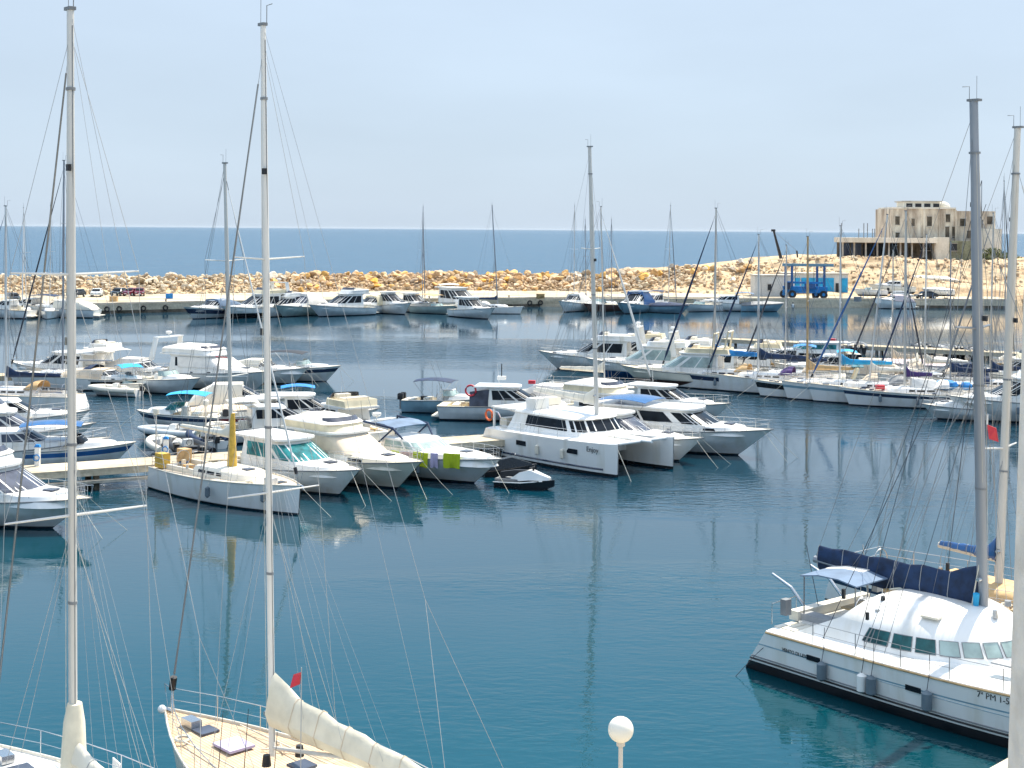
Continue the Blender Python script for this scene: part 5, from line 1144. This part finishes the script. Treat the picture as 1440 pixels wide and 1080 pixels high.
openboat('motor_boat', 'white speedboat with sky blue bimini and turquoise screen left beyond the pier', at_px(252, 602, 172), 172, L=6.2, B=2.3, Fs=.95, Fb=1.2, top='white', boot='navyhull', stripe='navyhull', bim='azure', wmat='tealglass', cuddy=True)
openboat('motor_boat', 'cream tarpaulin covered boat behind the sky blue bimini boat', at_px(308, 592, 8), 8, L=6.0, B=2.3, tarp='canvas', screen=False, console=False, ob=())
cruiser('motor_yacht', 'white sportfisher with T shaped hardtop and maroon band behind the tall mast', at_px(388, 601, 6, 0), 6, L=9.0, B=3.0, Fs=1.0, Fb=1.5, top='white', stripe='maroon', house=(-.12, .10), hh=1.1, trunk=.30, hard=True, portholes=0, deck='white')
openboat('motor_boat', 'small boat under a bright blue sail cover beyond the tall centre mast', at_px(432, 583, 10), 10, L=5.5, B=2.0, bim='blue', ob=(0,), hood=None)
for i, (px, py, hd, tb, lab) in enumerate(((232, 636, 118, 'offwhite', 'white tubed inflatable with outboard left of the wicker boxes'), (262, 640, 122, 'black', 'black tubed inflatable moored behind the white sloop cockpit'), (288, 625, 118, 'navy', 'navy tubed inflatable among the dinghies beyond the pier'), (240, 618, 170, 'silver', 'grey inflatable with black outboard under the sky blue bimini boat'), (318, 615, 125, 'offwhite', 'pale inflatable half hidden by the mustard mast cover'))):
    openboat('inflatable_boat', lab, at_px(px, py, hd), hd, L=4.6, B=1.9, Fs=.5, Fb=.7, tube=tb, top='black' if i % 2 else 'white', screen=(i == 2), bim=None, console=True, seat='black', deck='greydeck', cat='inflatable', moor=())
openboat('motor_boat', 'white cabin boat with navy curtain and black outboards left of the pier', at_px(98, 655, 10), 10, L=7.5, B=2.5, Fs=1.0, Fb=1.35, stripe='bluehull', bim='bluehull', ob=(-.3, .3), cuddy=True, wmat='glass')
def archb(t, h, k): 
    m = MB()
    for s in (1, -1): m.tube([(-1.8, s * 1.1, 1.1), (-2.3, s * 1.0, 2.6), (-2.2, 0, 2.7)], .09, 8)
    m.build('radar_arch', 'white', t); MB().box((-2.0, .2, 2.95), (.6, 1.0, .5)).build('equipment_box', 'offwhite', t)
cruiser('motor_yacht', 'white cruiser with tall white arch behind the left flybridge cruiser', at_px(36, 655, 14, 0), 14, L=9.5, B=3.2, house=(-.15, .12), hh=1.1, trunk=.32, extra=archb, wmat='greyglass', portholes=2, moor=())
cruiser('motor_yacht', 'white flybridge cruiser with grey windows at the left edge beyond the pier', at_px(12, 632, 14, 0), 14, L=10.5, B=3.5, house=(-.2, .14), hh=1.5, trunk=.30, fly={'col': 'white'}, wmat='greyglass', portholes=2, moor=())

# ---------------------------------------------------------------- back left row
masted(sailboat, 'sailing_yacht', 'sloop with navy sail bag and its rounded stern towards us at far left', (8, 572), (8, 290), 172, .8, L=11, B=3.6, stripe=None, cover='navy', mt='whitemast', r=.10, fore={'c': 'slatecloth'}, hood='tan', deck='canvas', spread=((.48, .9),), boom=4.6, fr=.08, wr=.014)
def trawl(t, h, k):
    MB().box((-2.2, -1.0, 2.0), (2.9, 1.6, 1.1)).build('side_curtain', 'canvas', t); MB().box((1.0, -1.42, 2.05), (1.6, .05, .7)).build('side_window', 'glass', t)
    for y in (-1.2, 1.2): MB().tube([(-3.4, y, 2.9), (-3.4, y, 4.0)], .03, 5).build('rail_post', 'steel', t)
    MB().tube([(-3.4, -1.2, 4.0), (-3.4, 1.2, 4.0), (-1.2, 1.2, 4.0), (-1.2, -1.2, 4.0), (-3.4, -1.2, 4.0)], .03, 5).build('top_rail', 'black', t)
cruiser('trawler_yacht', 'white trawler yacht with tan side curtains under a wide flat roof at left', at_px(92, 536, 158, 0), 158, L=12.5, B=4.0, Fs=1.2, Fb=1.8, house=(-.25, .16), hh=1.75, trunk=.30, hard=True, extra=lambda t, h, k: None, wmat='glass', bim={'c': 'offwhite', 'x0': -6.0, 'x1': -2.6}, portholes=2, moor=())
cruiser('motor_yacht', 'low white cruiser with tan deck in front of the tan curtain trawler', at_px(150, 548, -22, 0), -22, L=10, B=3.2, Fs=.9, Fb=1.4, boot='blackhull', stripe='blackhull', house=(-.15, .10), hh=.8, trunk=.3, tarp='canvas', moor=(), portholes=0)
openboat('motor_boat', 'small boat with turquoise bimini and white outboards beside the tan deck cruiser', at_px(184, 551, -60), -60, L=5.5, B=2.2, bim='azure', ob=(-.35, .35))
openboat('inflatable_boat', 'white inflatable with black outboard below the turquoise bimini', at_px(160, 556, 170), 170, L=4.5, B=1.9, Fs=.5, Fb=.7, tube='offwhite', top='white', screen=False, cat='inflatable', deck='greydeck')
openboat('motor_boat', 'white walkaround boat with arched rail left of the covered flybridge yacht', at_px(232, 552, -28), -28, L=7.6, B=2.7, Fs=1.1, Fb=1.45, cuddy=True, ob=(0,), top='silver', wmat='paleglass', extra=lambda t, h, k: MB().tube([(-2.4, -1.1, 1.1), (-2.6, -1.0, 2.4), (-2.6, 1.0, 2.4), (-2.4, 1.1, 1.1)], .06, 6).build('radar_arch', 'white', t))
cruiser('motor_yacht', 'tall white flybridge yacht wrapped in white covers with red line at back left', at_px(300, 546, -28, 0), -28, L=13.5, B=4.3, Fs=1.4, Fb=2.1, house=(-.26, .18), hh=1.8, trunk=.28, fly={'col': 'white', 'cover': 'whitecanvas'}, frontcover='whitecanvas', arch=-.36, tarp=None, portholes=2, moor=(1, -1), extra=lambda t, h, k: MB().tube([(1.6, -1.62, 2.95), (3.1, -1.5, 2.9)], .05, 6).build('cover_trim', 'red', t))
cruiser('motor_yacht', 'white cruiser with grey cockpit cover between the wrapped yacht and the tall mast', at_px(372, 538, -20, 0), -20, L=9, B=3.2, tarp='offwhite', house=(-.15, .1), hh=1.0, portholes=2)
openboat('motor_boat', 'white speedboat with black bimini frame and pointed bow right of the tall centre mast', at_px(420, 535, -14), -14, L=8.2, B=2.7, Fs=1.1, Fb=1.5, cuddy=True, boot='navyhull', stripe='navyhull', bim='black', wmat='paleglass', ob=())
masted(sailboat, 'sailing_yacht', 'sailing yacht hidden behind the leftmost tall mast with dark furled foresail', (88, 545), (90, 226), 165, .9, L=12.5, B=3.8, stripe=None, cover=None, mt='greymast', r=.10, fore={'c': 'darkrope'}, hood='navy', spread=((.42, .9), (.70, .7)), boom=4.8, fr=.07, wr=.014, moor=())

# ---------------------------------------------------------------- right rows
cruiser('motor_yacht', 'white flybridge yacht with raked windshield farthest left of the right hand row', at_px(838, 520, 166, 0), 166, L=13, B=4.1, Fs=1.3, Fb=2.0, boot='antifoul', stripe=None, house=(-.28, .16), hh=2.2, trunk=.30, fly={'col': 'white'}, arch=-.34, portholes=2).scale = (.92, .95, 1.0)
cruiser('motor_yacht', 'motor yacht with blue lower hull and pale wheelhouse in the right hand row', at_px(908, 532, 163, 0), 163, L=13, B=4.0, Fs=1.3, Fb=2.0, top='white', boot='bluehull', bootz=.70, house=(-.26, .16), hh=2.3, wmat='paleglass', fly={'col': 'white'}, trunk=.30, portholes=0, deck='offwhite', arch=-.2).scale = (.92, .95, 1.0)
cruiser('motor_yacht', 'cream flybridge yacht with brown lower hull and tan hoop arch in the right hand row', at_px(962, 543, 160, 0), 160, L=13, B=4.1, Fs=1.3, Fb=1.9, top='offwhite', boot='brownhull', bootz=.62, house=(-.28, .16), hh=2.3, wmat='paleglass', fly={'col': 'cream'}, trunk=.30, portholes=0, deck='cream', extra=lambda t, h, k: [MB().tube([(k['xa'] - .6, -1.3, k['zr'] + .4), (k['xa'] - .9, -1.1, k['zr'] + 1.9), (k['xa'] - .9, 1.1, k['zr'] + 1.9), (k['xa'] - .6, 1.3, k['zr'] + .4)], .1, 8).build('hoop_arch', 'cream', t), MB().tube([(k['xa'] + .6, -1.3, k['zr'] + .4), (k['xa'] + .5, -1.1, k['zr'] + 1.7), (k['xa'] + .5, 1.1, k['zr'] + 1.7), (k['xa'] + .6, 1.3, k['zr'] + .4)], .08, 8).build('hoop_arch', 'cream', t)]).scale = (.92, .95, 1.0)
masted(sailboat, 'sailing_yacht', 'white sloop with navy side band and bright blue sail cover', (1004, 546), (1007, 293), 158, .8, L=11.6, B=3.8, Fs=1.2, Fb=1.5, stripe='navyhull', band=(.62, .9), cover='blue', mt='palemast', r=.10, fore={'c': 'navy'}, hood='tan', deck='canvas', spread=((.45, .9),), boom=4.3, fr=.10, covh=.6, zb=1.3, wr=.014, fend=(.5,), fside=1)
masted(sailboat, 'sailing_yacht', 'plain white sloop with dark blue sail cover right of the bright blue one', (1066, 551), (1067, 330), 160, .8, L=11.0, B=3.7, Fs=1.2, Fb=1.5, stripe=None, cover='navy', mt='whitemast', r=.09, fore={'c': 'navy'}, hood='purple', deck='canvas', spread=((.5, .9),), boom=4.6, fr=.09, covh=.5, zb=1.3, wr=.014)
def archs(t, h, k):
    m = MB(); m.tube([(-2.6, -1.3, 1.0), (-3.2, -1.15, 2.6), (-3.2, 1.15, 2.6), (-2.6, 1.3, 1.0)], .13, 8); m.build('targa_arch', 'cream', t); MB().box((-3.2, 0, 2.75), (1.0, 1.8, .06)).build('solar_panel', 'tealglass', t)
masted(sailboat, 'sailing_yacht', 'white motorsailer with broad black side band and cream arch', (1135, 559), (1136, 333), 168, .9, L=10.6, B=3.8, Fs=1.0, Fb=1.4, stripe='blackhull', band=(.55, .88), cover='tan', mt='tan', r=.10, fore={'c': None}, hood='offwhite', deck='canvas', spread=((.55, .8),), boom=3.8, extra=archs, wr=.014, fend=(.35, .55), fside=1)
masted(sailboat, 'sailing_yacht', 'white sloop with turquoise sail cover between the motorsailer and the red buoy boat', (1181, 563), (1182, 318), 168, .7, L=11.0, B=3.7, Fs=1.2, Fb=1.5, stripe='greyblue', cover='azure', mt='whitemast', r=.07, fore={'c': None}, hood='canvas', deck='canvas', spread=((.5, .8),), boom=4.3, wr=.014, zb=1.4)
masted(sailboat, 'sailing_yacht', 'white sloop with grey hood just left of the purple sail cover sloop', (1222, 566), (1248, 302), 172, .4, L=10.8, B=3.6, Fs=1.2, Fb=1.5, stripe='greyblue', cover='offwhite', mt='whitemast', r=.07, fore={'c': 'bluehull'}, hood='grey', deck='canvas', spread=((.5, .8),), boom=4.0, wr=.014, fr=.09)
def tarps(t, h, k):
    MB().sphere((-2.3, 0, 1.75), .8, 12, (1.3, .9, .55)).build('tarpaulin', 'blue', t); MB().sphere((-3.9, .1, 1.7), .5, 10, (1, .9, .7)).build('tarpaulin', 'blue', t); MB().box((2.9, .4, 1.55), (.7, .5, .3)).build('cushion', 'red', t); outboard(t, -4.7, -.7, 1.5, .8)
    MB().loft([[(x, y * w_, z) for y, z in ((-1, 1.3), (1, 1.3), (.5, zz), (-.5, zz))] for x, w_, z, zz in ((-1.5, 1.1, 0, 2.1), (.4, 1.0, 0, 2.3))]).build('tent_cover', 'whitecanvas', t)
masted(sailboat, 'sailing_yacht', 'white sloop with bright blue tarpaulins and dark side band at right', (1272, 571), (1274, 297), 174, .9, L=11.7, B=3.8, Fs=1.05, Fb=1.4, stripe='navyhull', band=(.66, .86), cover='purple', mt='palemast', r=.10, fore={'c': None}, hood='whitecanvas', deck='canvas', spread=((.5, .9),), boom=2.2, extra=tarps, wr=.014, fend=(.3, .5, .75), fside=1, moor=())
masted(sailboat, 'sailing_yacht', 'sloop with dark steeply furled foresail behind the blue tarpaulin sloop', (1290, 545), (1275, 392), 60, 2.2, L=9.5, B=3.1, stripe=None, cover='offwhite', mt='greymast', r=.07, fore={'c': 'darkrope'}, hood='canvas', deck='canvas', spread=((.5, .8),), boom=3.4, wr=.014, fr=.09, moor=())
masted(sailboat, 'sailing_yacht', 'sloop with navy sail bag beside the grey catamaran mast', (1336, 562), (1337, 340), 172, .9, L=10, B=3.2, stripe='greyblue', cover='navy', mt='greymast', r=.055, fore={'c': None}, hood='navy', deck='canvas', spread=((.5, .8),), boom=4.0, wr=.014, moor=())
openboat('motor_boat', 'boat under a peaked pale pink awning beside the right pier', at_px(1275, 527, 170), 170, L=8.5, B=3.0, Fs=1.0, Fb=1.4, tarp='pinkcanvas', ob=(), screen=False, console=False)
openboat('motor_boat', 'white covered boat right of the pale pink awning', at_px(1312, 521, 175), 175, L=6.0, B=2.3, Fs=.9, Fb=1.2, tarp='whitecanvas', ob=(), screen=False, console=False)
cruiser('motor_yacht', 'big white flybridge yacht with black saloon windows at the right edge', at_px(1440, 592, 178, 0), 178, L=11.5, B=3.9, Fs=1.5, Fb=2.1, house=(-.34, .22), hh=2.2, trunk=.32, fly={'col': 'white', 'glass': 'greyglass'}, hard=True, bim={'c': 'slatecloth'}, portholes=0, fend=(.6,), fside=1, deck='offwhite', moor=())
cruiser('motor_yacht', 'cream sport yacht with dark cockpit beyond the big white flybridge yacht', at_px(1436, 548, 172, 0), 172, L=12, B=4.0, Fs=1.3, Fb=1.9, top='offwhite', house=(-.30, .18), hh=1.8, trunk=.30, fly={'col': 'cream', 'glass': 'glass'}, portholes=0, moor=())
cruiser('motor_boat', 'low white cruiser hidden behind the grey catamaran mast', at_px(1366, 590, 176, 0), 176, L=7.5, B=2.8, Fs=.9, Fb=1.3, house=(-.2, .12), hh=.9, trunk=.3, tarp='offwhite', portholes=0, moor=())
for i, (px, py, hd, lab) in enumerate(((1205, 496, 80, 'dinghy with black outboard at the left end of the right pier'), (1296, 497, 85, 'dinghy with twin black outboards left on the right pier'), (1335, 500, 95, 'dinghy with raised outboard mid right pier'), (1372, 503, 80, 'dinghy with two outboards beside the grey mast on the right pier'), (1166, 498, 100, 'dark dinghy with red cover behind the turquoise sail cover'))):
    openboat('dinghy', lab, at_px(px, py, hd), hd, L=5.0, B=2.0, Fs=.8, Fb=1.0, tube='black' if i % 2 else 'grey', ob=(-.3, .35), top='black', screen=False, cat='dinghy', deck='greydeck', extra=(lambda t, h, k: MB().box((-1.6, .3, 1.5), (.7, .7, .8)).build('engine_cover', 'red', t)) if i == 4 else None, moor=())
cruiser('motor_boat', 'dark workboat with flat roof at the left end of the right pier', at_px(1140, 508, 178, 0), 178, L=10, B=3.2, Fs=1.0, Fb=1.3, top='blackhull', house=(-.3, .2), hh=1.2, trunk=.25, hard=True, rails=False, portholes=0, moor=(), wmat='tealglass', cat='workboat')
cruiser('motor_boat', 'small white cruiser with blue canopy behind the dark blue cover sloop', at_px(1100, 520, 168, 0), 168, L=8, B=2.8, house=(-.2, .14), hh=1.1, trunk=.3, bim={'c': 'blue'}, portholes=0, moor=())

for px, py, hd, kw, lab in (
 (948, 524, 160, dict(L=11, B=3.6, top='white', fly={'col': 'white'}, hh=2.3), 'white flybridge yacht between the blue hulled and brown hulled yachts'),
 (885, 514, 165, dict(L=10, B=3.4, top='offwhite', fly={'col': 'cream'}, hh=2.3), 'cream flybridge yacht behind the raked windshield yacht'),
 (1048, 527, 165, dict(L=9.5, B=3.2, top='offwhite', fly={'col': 'cream'}, hh=2.0), 'cream cruiser squeezed behind the bright blue sail cover sloop'),
 (1000, 531, 162, dict(L=9, B=3.1, hh=1.9, hard=True), 'white hardtop cruiser between the brown hulled yacht and the navy banded sloop'),
 (1205, 541, 170, dict(L=8.5, B=3.0, top='offwhite', tarp='canvas', hh=1.5), 'beige canvas covered cruiser behind the turquoise sail cover sloop'),
 (1150, 534, 170, dict(L=8.5, B=3.0, hh=1.6, bim={'c': 'azure'}), 'white cruiser with azure canopy behind the cream arch motorsailer'),
 (1330, 548, 174, dict(L=8, B=2.9, hh=1.6, tarp='navy'), 'white cruiser under navy cover left of the grey catamaran mast'),
 (346, 585, 8, dict(L=8.5, B=2.9, top='offwhite', hh=1.6, tarp='offwhite'), 'pale cruiser under cream cover beyond the mustard mast sloop'),
 (446, 606, 6, dict(L=8.5, B=3.0, hh=1.7, hard=True), 'white hardtop boat beyond the turquoise windscreen cruiser'),
 (400, 618, 20, dict(L=9, B=3.0, hh=1.4, bim={'c': 'offwhite'}), 'white cruiser with pale bimini tucked behind the turquoise windscreen cruiser'),
 (120, 528, 158, dict(L=9, B=3.1, hh=1.9, fly={'col': 'white'}), 'white flybridge boat behind the tan curtain trawler'),
 (205, 540, -20, dict(L=8, B=2.8, hh=1.3, tarp='whitecanvas'), 'white covered cruiser behind the turquoise bimini boat'),
 (30, 610, 12, dict(L=9, B=3.1, hh=1.5, bim={'c': 'offwhite'}), 'white cruiser with pale bimini in the left edge cluster'),
 (800, 588, -35, dict(L=9, B=3.0, top='offwhite', hh=1.5, tarp='whitecanvas'), 'pale covered cruiser behind the modern catamaran helm'),
 (668, 447, -20, dict(L=9, B=3.2, hh=1.9, hard=True), 'white cabin cruiser in front of the beige awning yacht on the far quay'),
 (390, 445, 200, dict(L=9, B=3.2, hh=1.8, fly={'col': 'white'}), 'white flybridge boat just right of the black hulled yacht on the far quay'),
 (520, 441, 190, dict(L=8, B=2.9, top='silver', hh=1.5, tarp='cream'), 'pale boat with cream cover squeezed into the middle of the far quay'),
 (586, 439, -20, dict(L=8, B=2.9, hh=1.8, hard=True), 'white hardtop boat right of the dark window cabin boat on the far quay'),
 (914, 437, 185, dict(L=8, B=2.9, hh=1.6, bim={'c': 'navy'}), 'white boat with navy bimini right of the navy wrapped boat')):
    kw = dict(kw); far = py < 450
    o = cruiser('motor_boat', lab, at_px(px, py, hd), hd, portholes=0, moor=(), trunk=.28, house=(-.26, .12), rails=not far, cat='motor boat', **kw)
    if far: o.scale = (1.2,) * 3; o.rotation_euler[2] = R(235 if hd > 90 else -55)

# ---------------------------------------------------------------- far quay, left to right
FQ = [
 ('c', 42, 444, 168, dict(L=9.5, B=3, top='silver', house=(-.1, .14), hh=1.1, bim={'c': 'navy'}), 'grey hulled cabin boat far left on the far quay'),
 ('c', 84, 446, 176, dict(L=9, B=3, top='silver', house=(-.2, .12), hh=.9, tarp='offwhite'), 'pale boat under cover left of the empty far quay wall'),
 ('c', 5, 447, 170, dict(L=7, B=2.8, house=(-.2, .12), hh=1.1), 'small white boat cut by the left edge on the far quay'),
 ('c', 298, 447, 202, dict(L=9.6, B=3.1, stripe='navyhull', boot='navyhull', band=(.3, .85), house=(-.2, .1), hh=.9, tarp='slatecloth'), 'white cruiser with navy side band and grey cover, first right of the quay wall'),
 ('c', 358, 446, 215, dict(L=10.5, B=3.6, top='white', boot='blackhull', bootz=.6, house=(-.3, .15), hh=1.6, fly={'col': 'cream'}, arch=True), 'flybridge yacht with black lower hull on the far quay'),
 ('c', 420, 444, 205, dict(L=9.8, B=3.3, top='greenhull', house=(-.25, .14), hh=1.5, tarp='whitecanvas', wmat='greyglass'), 'green grey hulled yacht under white covers on the far quay'),
 ('c', 477, 444, 215, dict(L=9.6, B=3.3, top='silver', house=(-.3, .14), hh=1.5, fly={'col': 'white'}, hard=True), 'silver hulled flybridge yacht with a white hardtop on the far quay'),
 ('c', 553, 441, -24, dict(L=7.6, B=2.8, top='white', house=(-.2, .16), hh=1.5, wmat='glass', hard=True), 'white cabin boat with dark front windows on the far quay'),
 ('f', 612, 441, -10, dict(L=7, B=2.5, top='greenhull', tarp=None, bim='tan', ob=()), 'weathered green fishing boat with tan awning on the far quay'),
 ('f', 650, 441, -14, dict(L=8, B=2.6, top='greyblue', ob=(0,), tarp=None, cuddy=True), 'blue grey work boat with yellow clutter on the far quay'),
 ('c', 652, 437, -18, dict(L=11, B=3.8, top='offwhite', house=(-.4, .1), hh=1.9, hard=True, bim={'c': 'cream'}), 'beige yacht with a long flat awning behind the blue grey work boat'),
 ('c', 806, 438, 190, dict(L=7.2, B=2.7, house=(-.2, .14), hh=1.0, tarp='whitecanvas'), 'white boat with maroon trim and white cover right of the bare quay'),
 ('f', 846, 438, 175, dict(L=6.2, B=2.4, top='brownhull', ob=(0,), cuddy=True), 'small brown wooden boat on the far quay'),
 ('c', 890, 440, 200, dict(L=8.6, B=3.3, top='greyblue', house=(-.3, .12), hh=1.6, tarp='bluehull', hard=True), 'boat wrapped in a big navy blue cover on the far quay'),
 ('f', 938, 440, -12, dict(L=7, B=2.6, top='greyblue', tarp='navy', ob=(), screen=False, console=False), 'dark teal tarpaulin covered boat on the far quay'),
 ('f', 985, 438, 170, dict(L=6.5, B=2.4, top='silver', ob=(0,)), 'small silver open boat right of the dark tarpaulin boat'),
 ('c', 1020, 437, 175, dict(L=9, B=3.0, top='white', house=(-.2, .14), hh=1.0, bim={'c': 'slatecloth'}), 'white cruiser with slate bimini on the far quay below the rubble'),
 ('f', 1072, 438, 0, dict(L=6, B=2.4, top='greyblue', ob=(0,), tarp='grey', screen=False, console=False), 'grey covered launch at the foot of the boatyard hut'),
 ('c', 1255, 434, 190, dict(L=6.0, B=2.4, top='pinkcloth' if False else 'white', house=(-.2, .1), hh=.7, tarp='pinkcanvas'), 'small pale boat moored below the right hand quay'),
 ('f', 1405, 428, 0, dict(L=7, B=2.4, top='silver', ob=()), 'pale open boat at the right end of the far quay'),
]
for i_, (kd, px, py, hd, kw, lab) in enumerate(FQ):
    if 250 < px < 1000 and kd == 'c':
        hd = (232, 242, 226, 238)[i_ % 4] if hd > 90 else (-58, -50)[i_ % 2]
        if 'hh' in kw: kw['hh'] *= 1.35
    elif 250 < px < 1000: hd = 215 if hd > 90 else -38
    if kd == 'c': o = cruiser('motor_boat', lab, at_px(px, py, hd), hd, portholes=0, moor=(), trunk=kw.pop('trunk', .28), rails=False, cat='motor boat', **kw)
    else: o = openboat('motor_boat' if 'fishing' not in lab else 'fishing_boat', lab, at_px(px, py, hd), hd, Fs=.9, Fb=1.2, moor=(), **kw)
    o.scale = (1.28,) * 3
for base, tpx, hd, lab, kw in (
 ((700, 441), (692, 289), -12, 'white sailing yacht with navy sail bag on the far quay below a lone mast', dict(cover='navy', fore={'c': None}, mt='greymast', L=9.5, hood='whitecanvas', roof='white')),
 ((594, 438), (595, 291), -80, 'sailing yacht with twin spreaders hidden behind the far quay boats', dict(cover=None, fore={'c': 'grey'}, mt='greymast', L=9, hood=None)),
 ((807, 436), (808, 290), -80, 'yacht whose thin grey mast rises left of the catamaran mast', dict(cover=None, fore={'c': None}, mt='alloy', L=9, hood=None)),
 ((824, 436), (823, 309), -80, 'yacht with a short dark mast just left of the catamaran mast', dict(cover='navy', fore={'c': None}, mt='greymast', L=8, hood=None)),
 ((860, 436), (860, 309), -80, 'yacht with a short grey mast just right of the catamaran mast', dict(cover=None, fore={'c': None}, mt='greymast', L=8, hood=None)),
 ((940, 437), (943, 289), -75, 'yacht with slim grey mast above the dark tarpaulin boat', dict(cover=None, fore={'c': 'wire'}, mt='alloy', L=9, hood=None)),
 ((37, 446), (33, 292), -80, 'yacht with pale mast left of the leftmost tall mast on the far quay', dict(cover='offwhite', fore={'c': 'whitemast'}, mt='whitemast', L=9, hood=None)),
 ((70, 447), (71, 289), -80, 'yacht with thin grey mast near the leftmost tall mast on the far quay', dict(cover=None, fore={'c': None}, mt='alloy', L=9, hood=None)),
 ((1182, 470), (1183, 360), 100, 'yacht with a short white mast before the boatyard workshop', dict(cover=None, fore={'c': None}, mt='whitemast', L=8, hood=None))):
    if 'workshop' in lab: continue
    masted(sailboat, 'sailing_yacht', lab, base, tpx, hd, .5, B=2.9, Fs=1.0, Fb=1.25, stripe=None, r=.09, spread=((.55, .8),), boom=3.4, wr=.012, rails=False, fr=.09, moor=(), **kw)
masted(sailboat, 'sailing_yacht', 'yacht whose white furled foresail slants right of the catamaran mast', (850, 563), (845, 291), -24, .9, L=10.5, B=3.3, stripe=None, cover='offwhite', mt='alloy', r=.07, fore={'c': 'whitemast', 'f': .97}, hood=None, deck='canvas', spread=((.55, .8),), boom=4, wr=.012, fr=.10, moor=())
for base, tpx, hd, lab, kw in (
 ((1254, 540), (1256, 352), 172, 'sloop with short pale mast between the white and the grey mast at right', dict(mt='palemast', fore={'c': 'darkrope'}, cover='canvas')),
 ((1300, 548), (1303, 330), 170, 'sloop with slim white mast just right of the tarpaulin sloop mast', dict(mt='whitemast', fore={'c': 'navy'}, cover='offwhite')),
 ((1392, 560), (1397, 300), 174, 'sloop whose mast rises between the grey catamaran mast and the cream mast', dict(mt='palemast', fore={'c': 'grey'}, cover='navy')),
 ((1415, 540), (1412, 255), 60, 'sloop with tall mast seen behind the cream slanting mast', dict(mt='alloy', fore={'c': 'darkrope'}, cover='offwhite')),
 ((1104, 545), (1106, 345), 168, 'sloop with a short thin mast between the dark blue cover sloop and the motorsailer', dict(mt='alloy', fore={'c': 'darkrope'}, cover='navy'))):
    masted(sailboat, 'sailing_yacht', lab, base, tpx, hd, .6, L=9.5, B=3.1, Fs=1.05, Fb=1.35, stripe=None, r=.07, hood='canvas', deck='canvas', spread=((.5, .8),), boom=3.8, wr=.014, fr=.08, moor=(), **kw)

# ---------------------------------------------------------------- boats ashore
def cradle(t, h, k):
    for x in (-.28 * h.L, .2 * h.L):
        for s in (1, -1): MB().tube([(x, s * h.B * .5, -.75), (x, s * h.B * .38, .45)], .06, 5).build('stand', 'bluehull', t)
        MB().box((x, 0, -.62), (.3, h.B * .7, .2)).build('keel_block', 'timber', t)
for kd, px, py, hd, kw, lab in (
 ('c', 1292, 414, 178, dict(L=15.5, B=4.2, Fs=2.2, Fb=2.7, top='offwhite', house=(-.2, .12), hh=.8, tarp='offwhite'), 'very long pale hull standing ashore below the derelict hotel'),
 ('c', 1212, 412, 172, dict(L=9, B=3.2, Fs=1.3, Fb=1.8, house=(-.25, .12), hh=1.3, fly={'col': 'white'}), 'white flybridge boat ashore just right of the blue workshop doors'),
 ('c', 1252, 416, 182, dict(L=9, B=3.1, Fs=1.2, Fb=1.8, top='silver', house=(-.2, .12), hh=1.0), 'silver hulled cruiser ashore in front of the very long pale hull'),
 ('f', 1222, 420, 178, dict(L=6.5, B=2.4, ob=(0,)), 'small white open boat on the quay beside the workshop'),
 ('f', 1318, 420, 182, dict(L=6, B=2.3, ob=(), tarp='whitecanvas', screen=False, console=False), 'small covered boat on the quay below the very long hull'),
 ('c', 1000, 400, 175, dict(L=11, B=3.6, Fs=1.2, Fb=1.7, top='silver', house=(-.25, .14), hh=1.2, tarp='grey'), 'large grey covered boat ashore against the rubble bank')):
    p = P(px, py, 1.55); v = Vector((p.x, p.y, 2.28))
    if kd == 'c': cruiser('beached_boat', lab, v, hd, z=2.28, portholes=0, moor=(), rails=False, trunk=.28, extra=cradle, cat='boat ashore', **kw)
    else: openboat('beached_boat', lab, v, hd, z=2.28, Fs=.9, Fb=1.2, moor=(), extra=cradle, cat='boat ashore', **kw)

# ---------------------------------------------------------------- thin sea air
hz_ = MB(); hz_.loft([[(x * 34000, y, z) for x, y in ((-1, -60), (1, -60), (1, 45000), (-1, 45000))] for z in (-7.5, 42)])
hm = bpy.data.materials.new('haze'); hm.use_nodes = True; hn = hm.node_tree.nodes; hn.clear()
pv = hn.new('ShaderNodeVolumePrincipled'); ho = hn.new('ShaderNodeOutputMaterial'); hm.node_tree.links.new(pv.outputs[0], ho.inputs['Volume'])
pv.inputs['Color'].default_value = (.80, .88, .96, 1); pv.inputs['Density'].default_value = .000012; pv.inputs['Anisotropy'].default_value = .0
MATS['haze'] = hm; o = hz_.build('haze', 'haze'); o['kind'] = 'stuff'
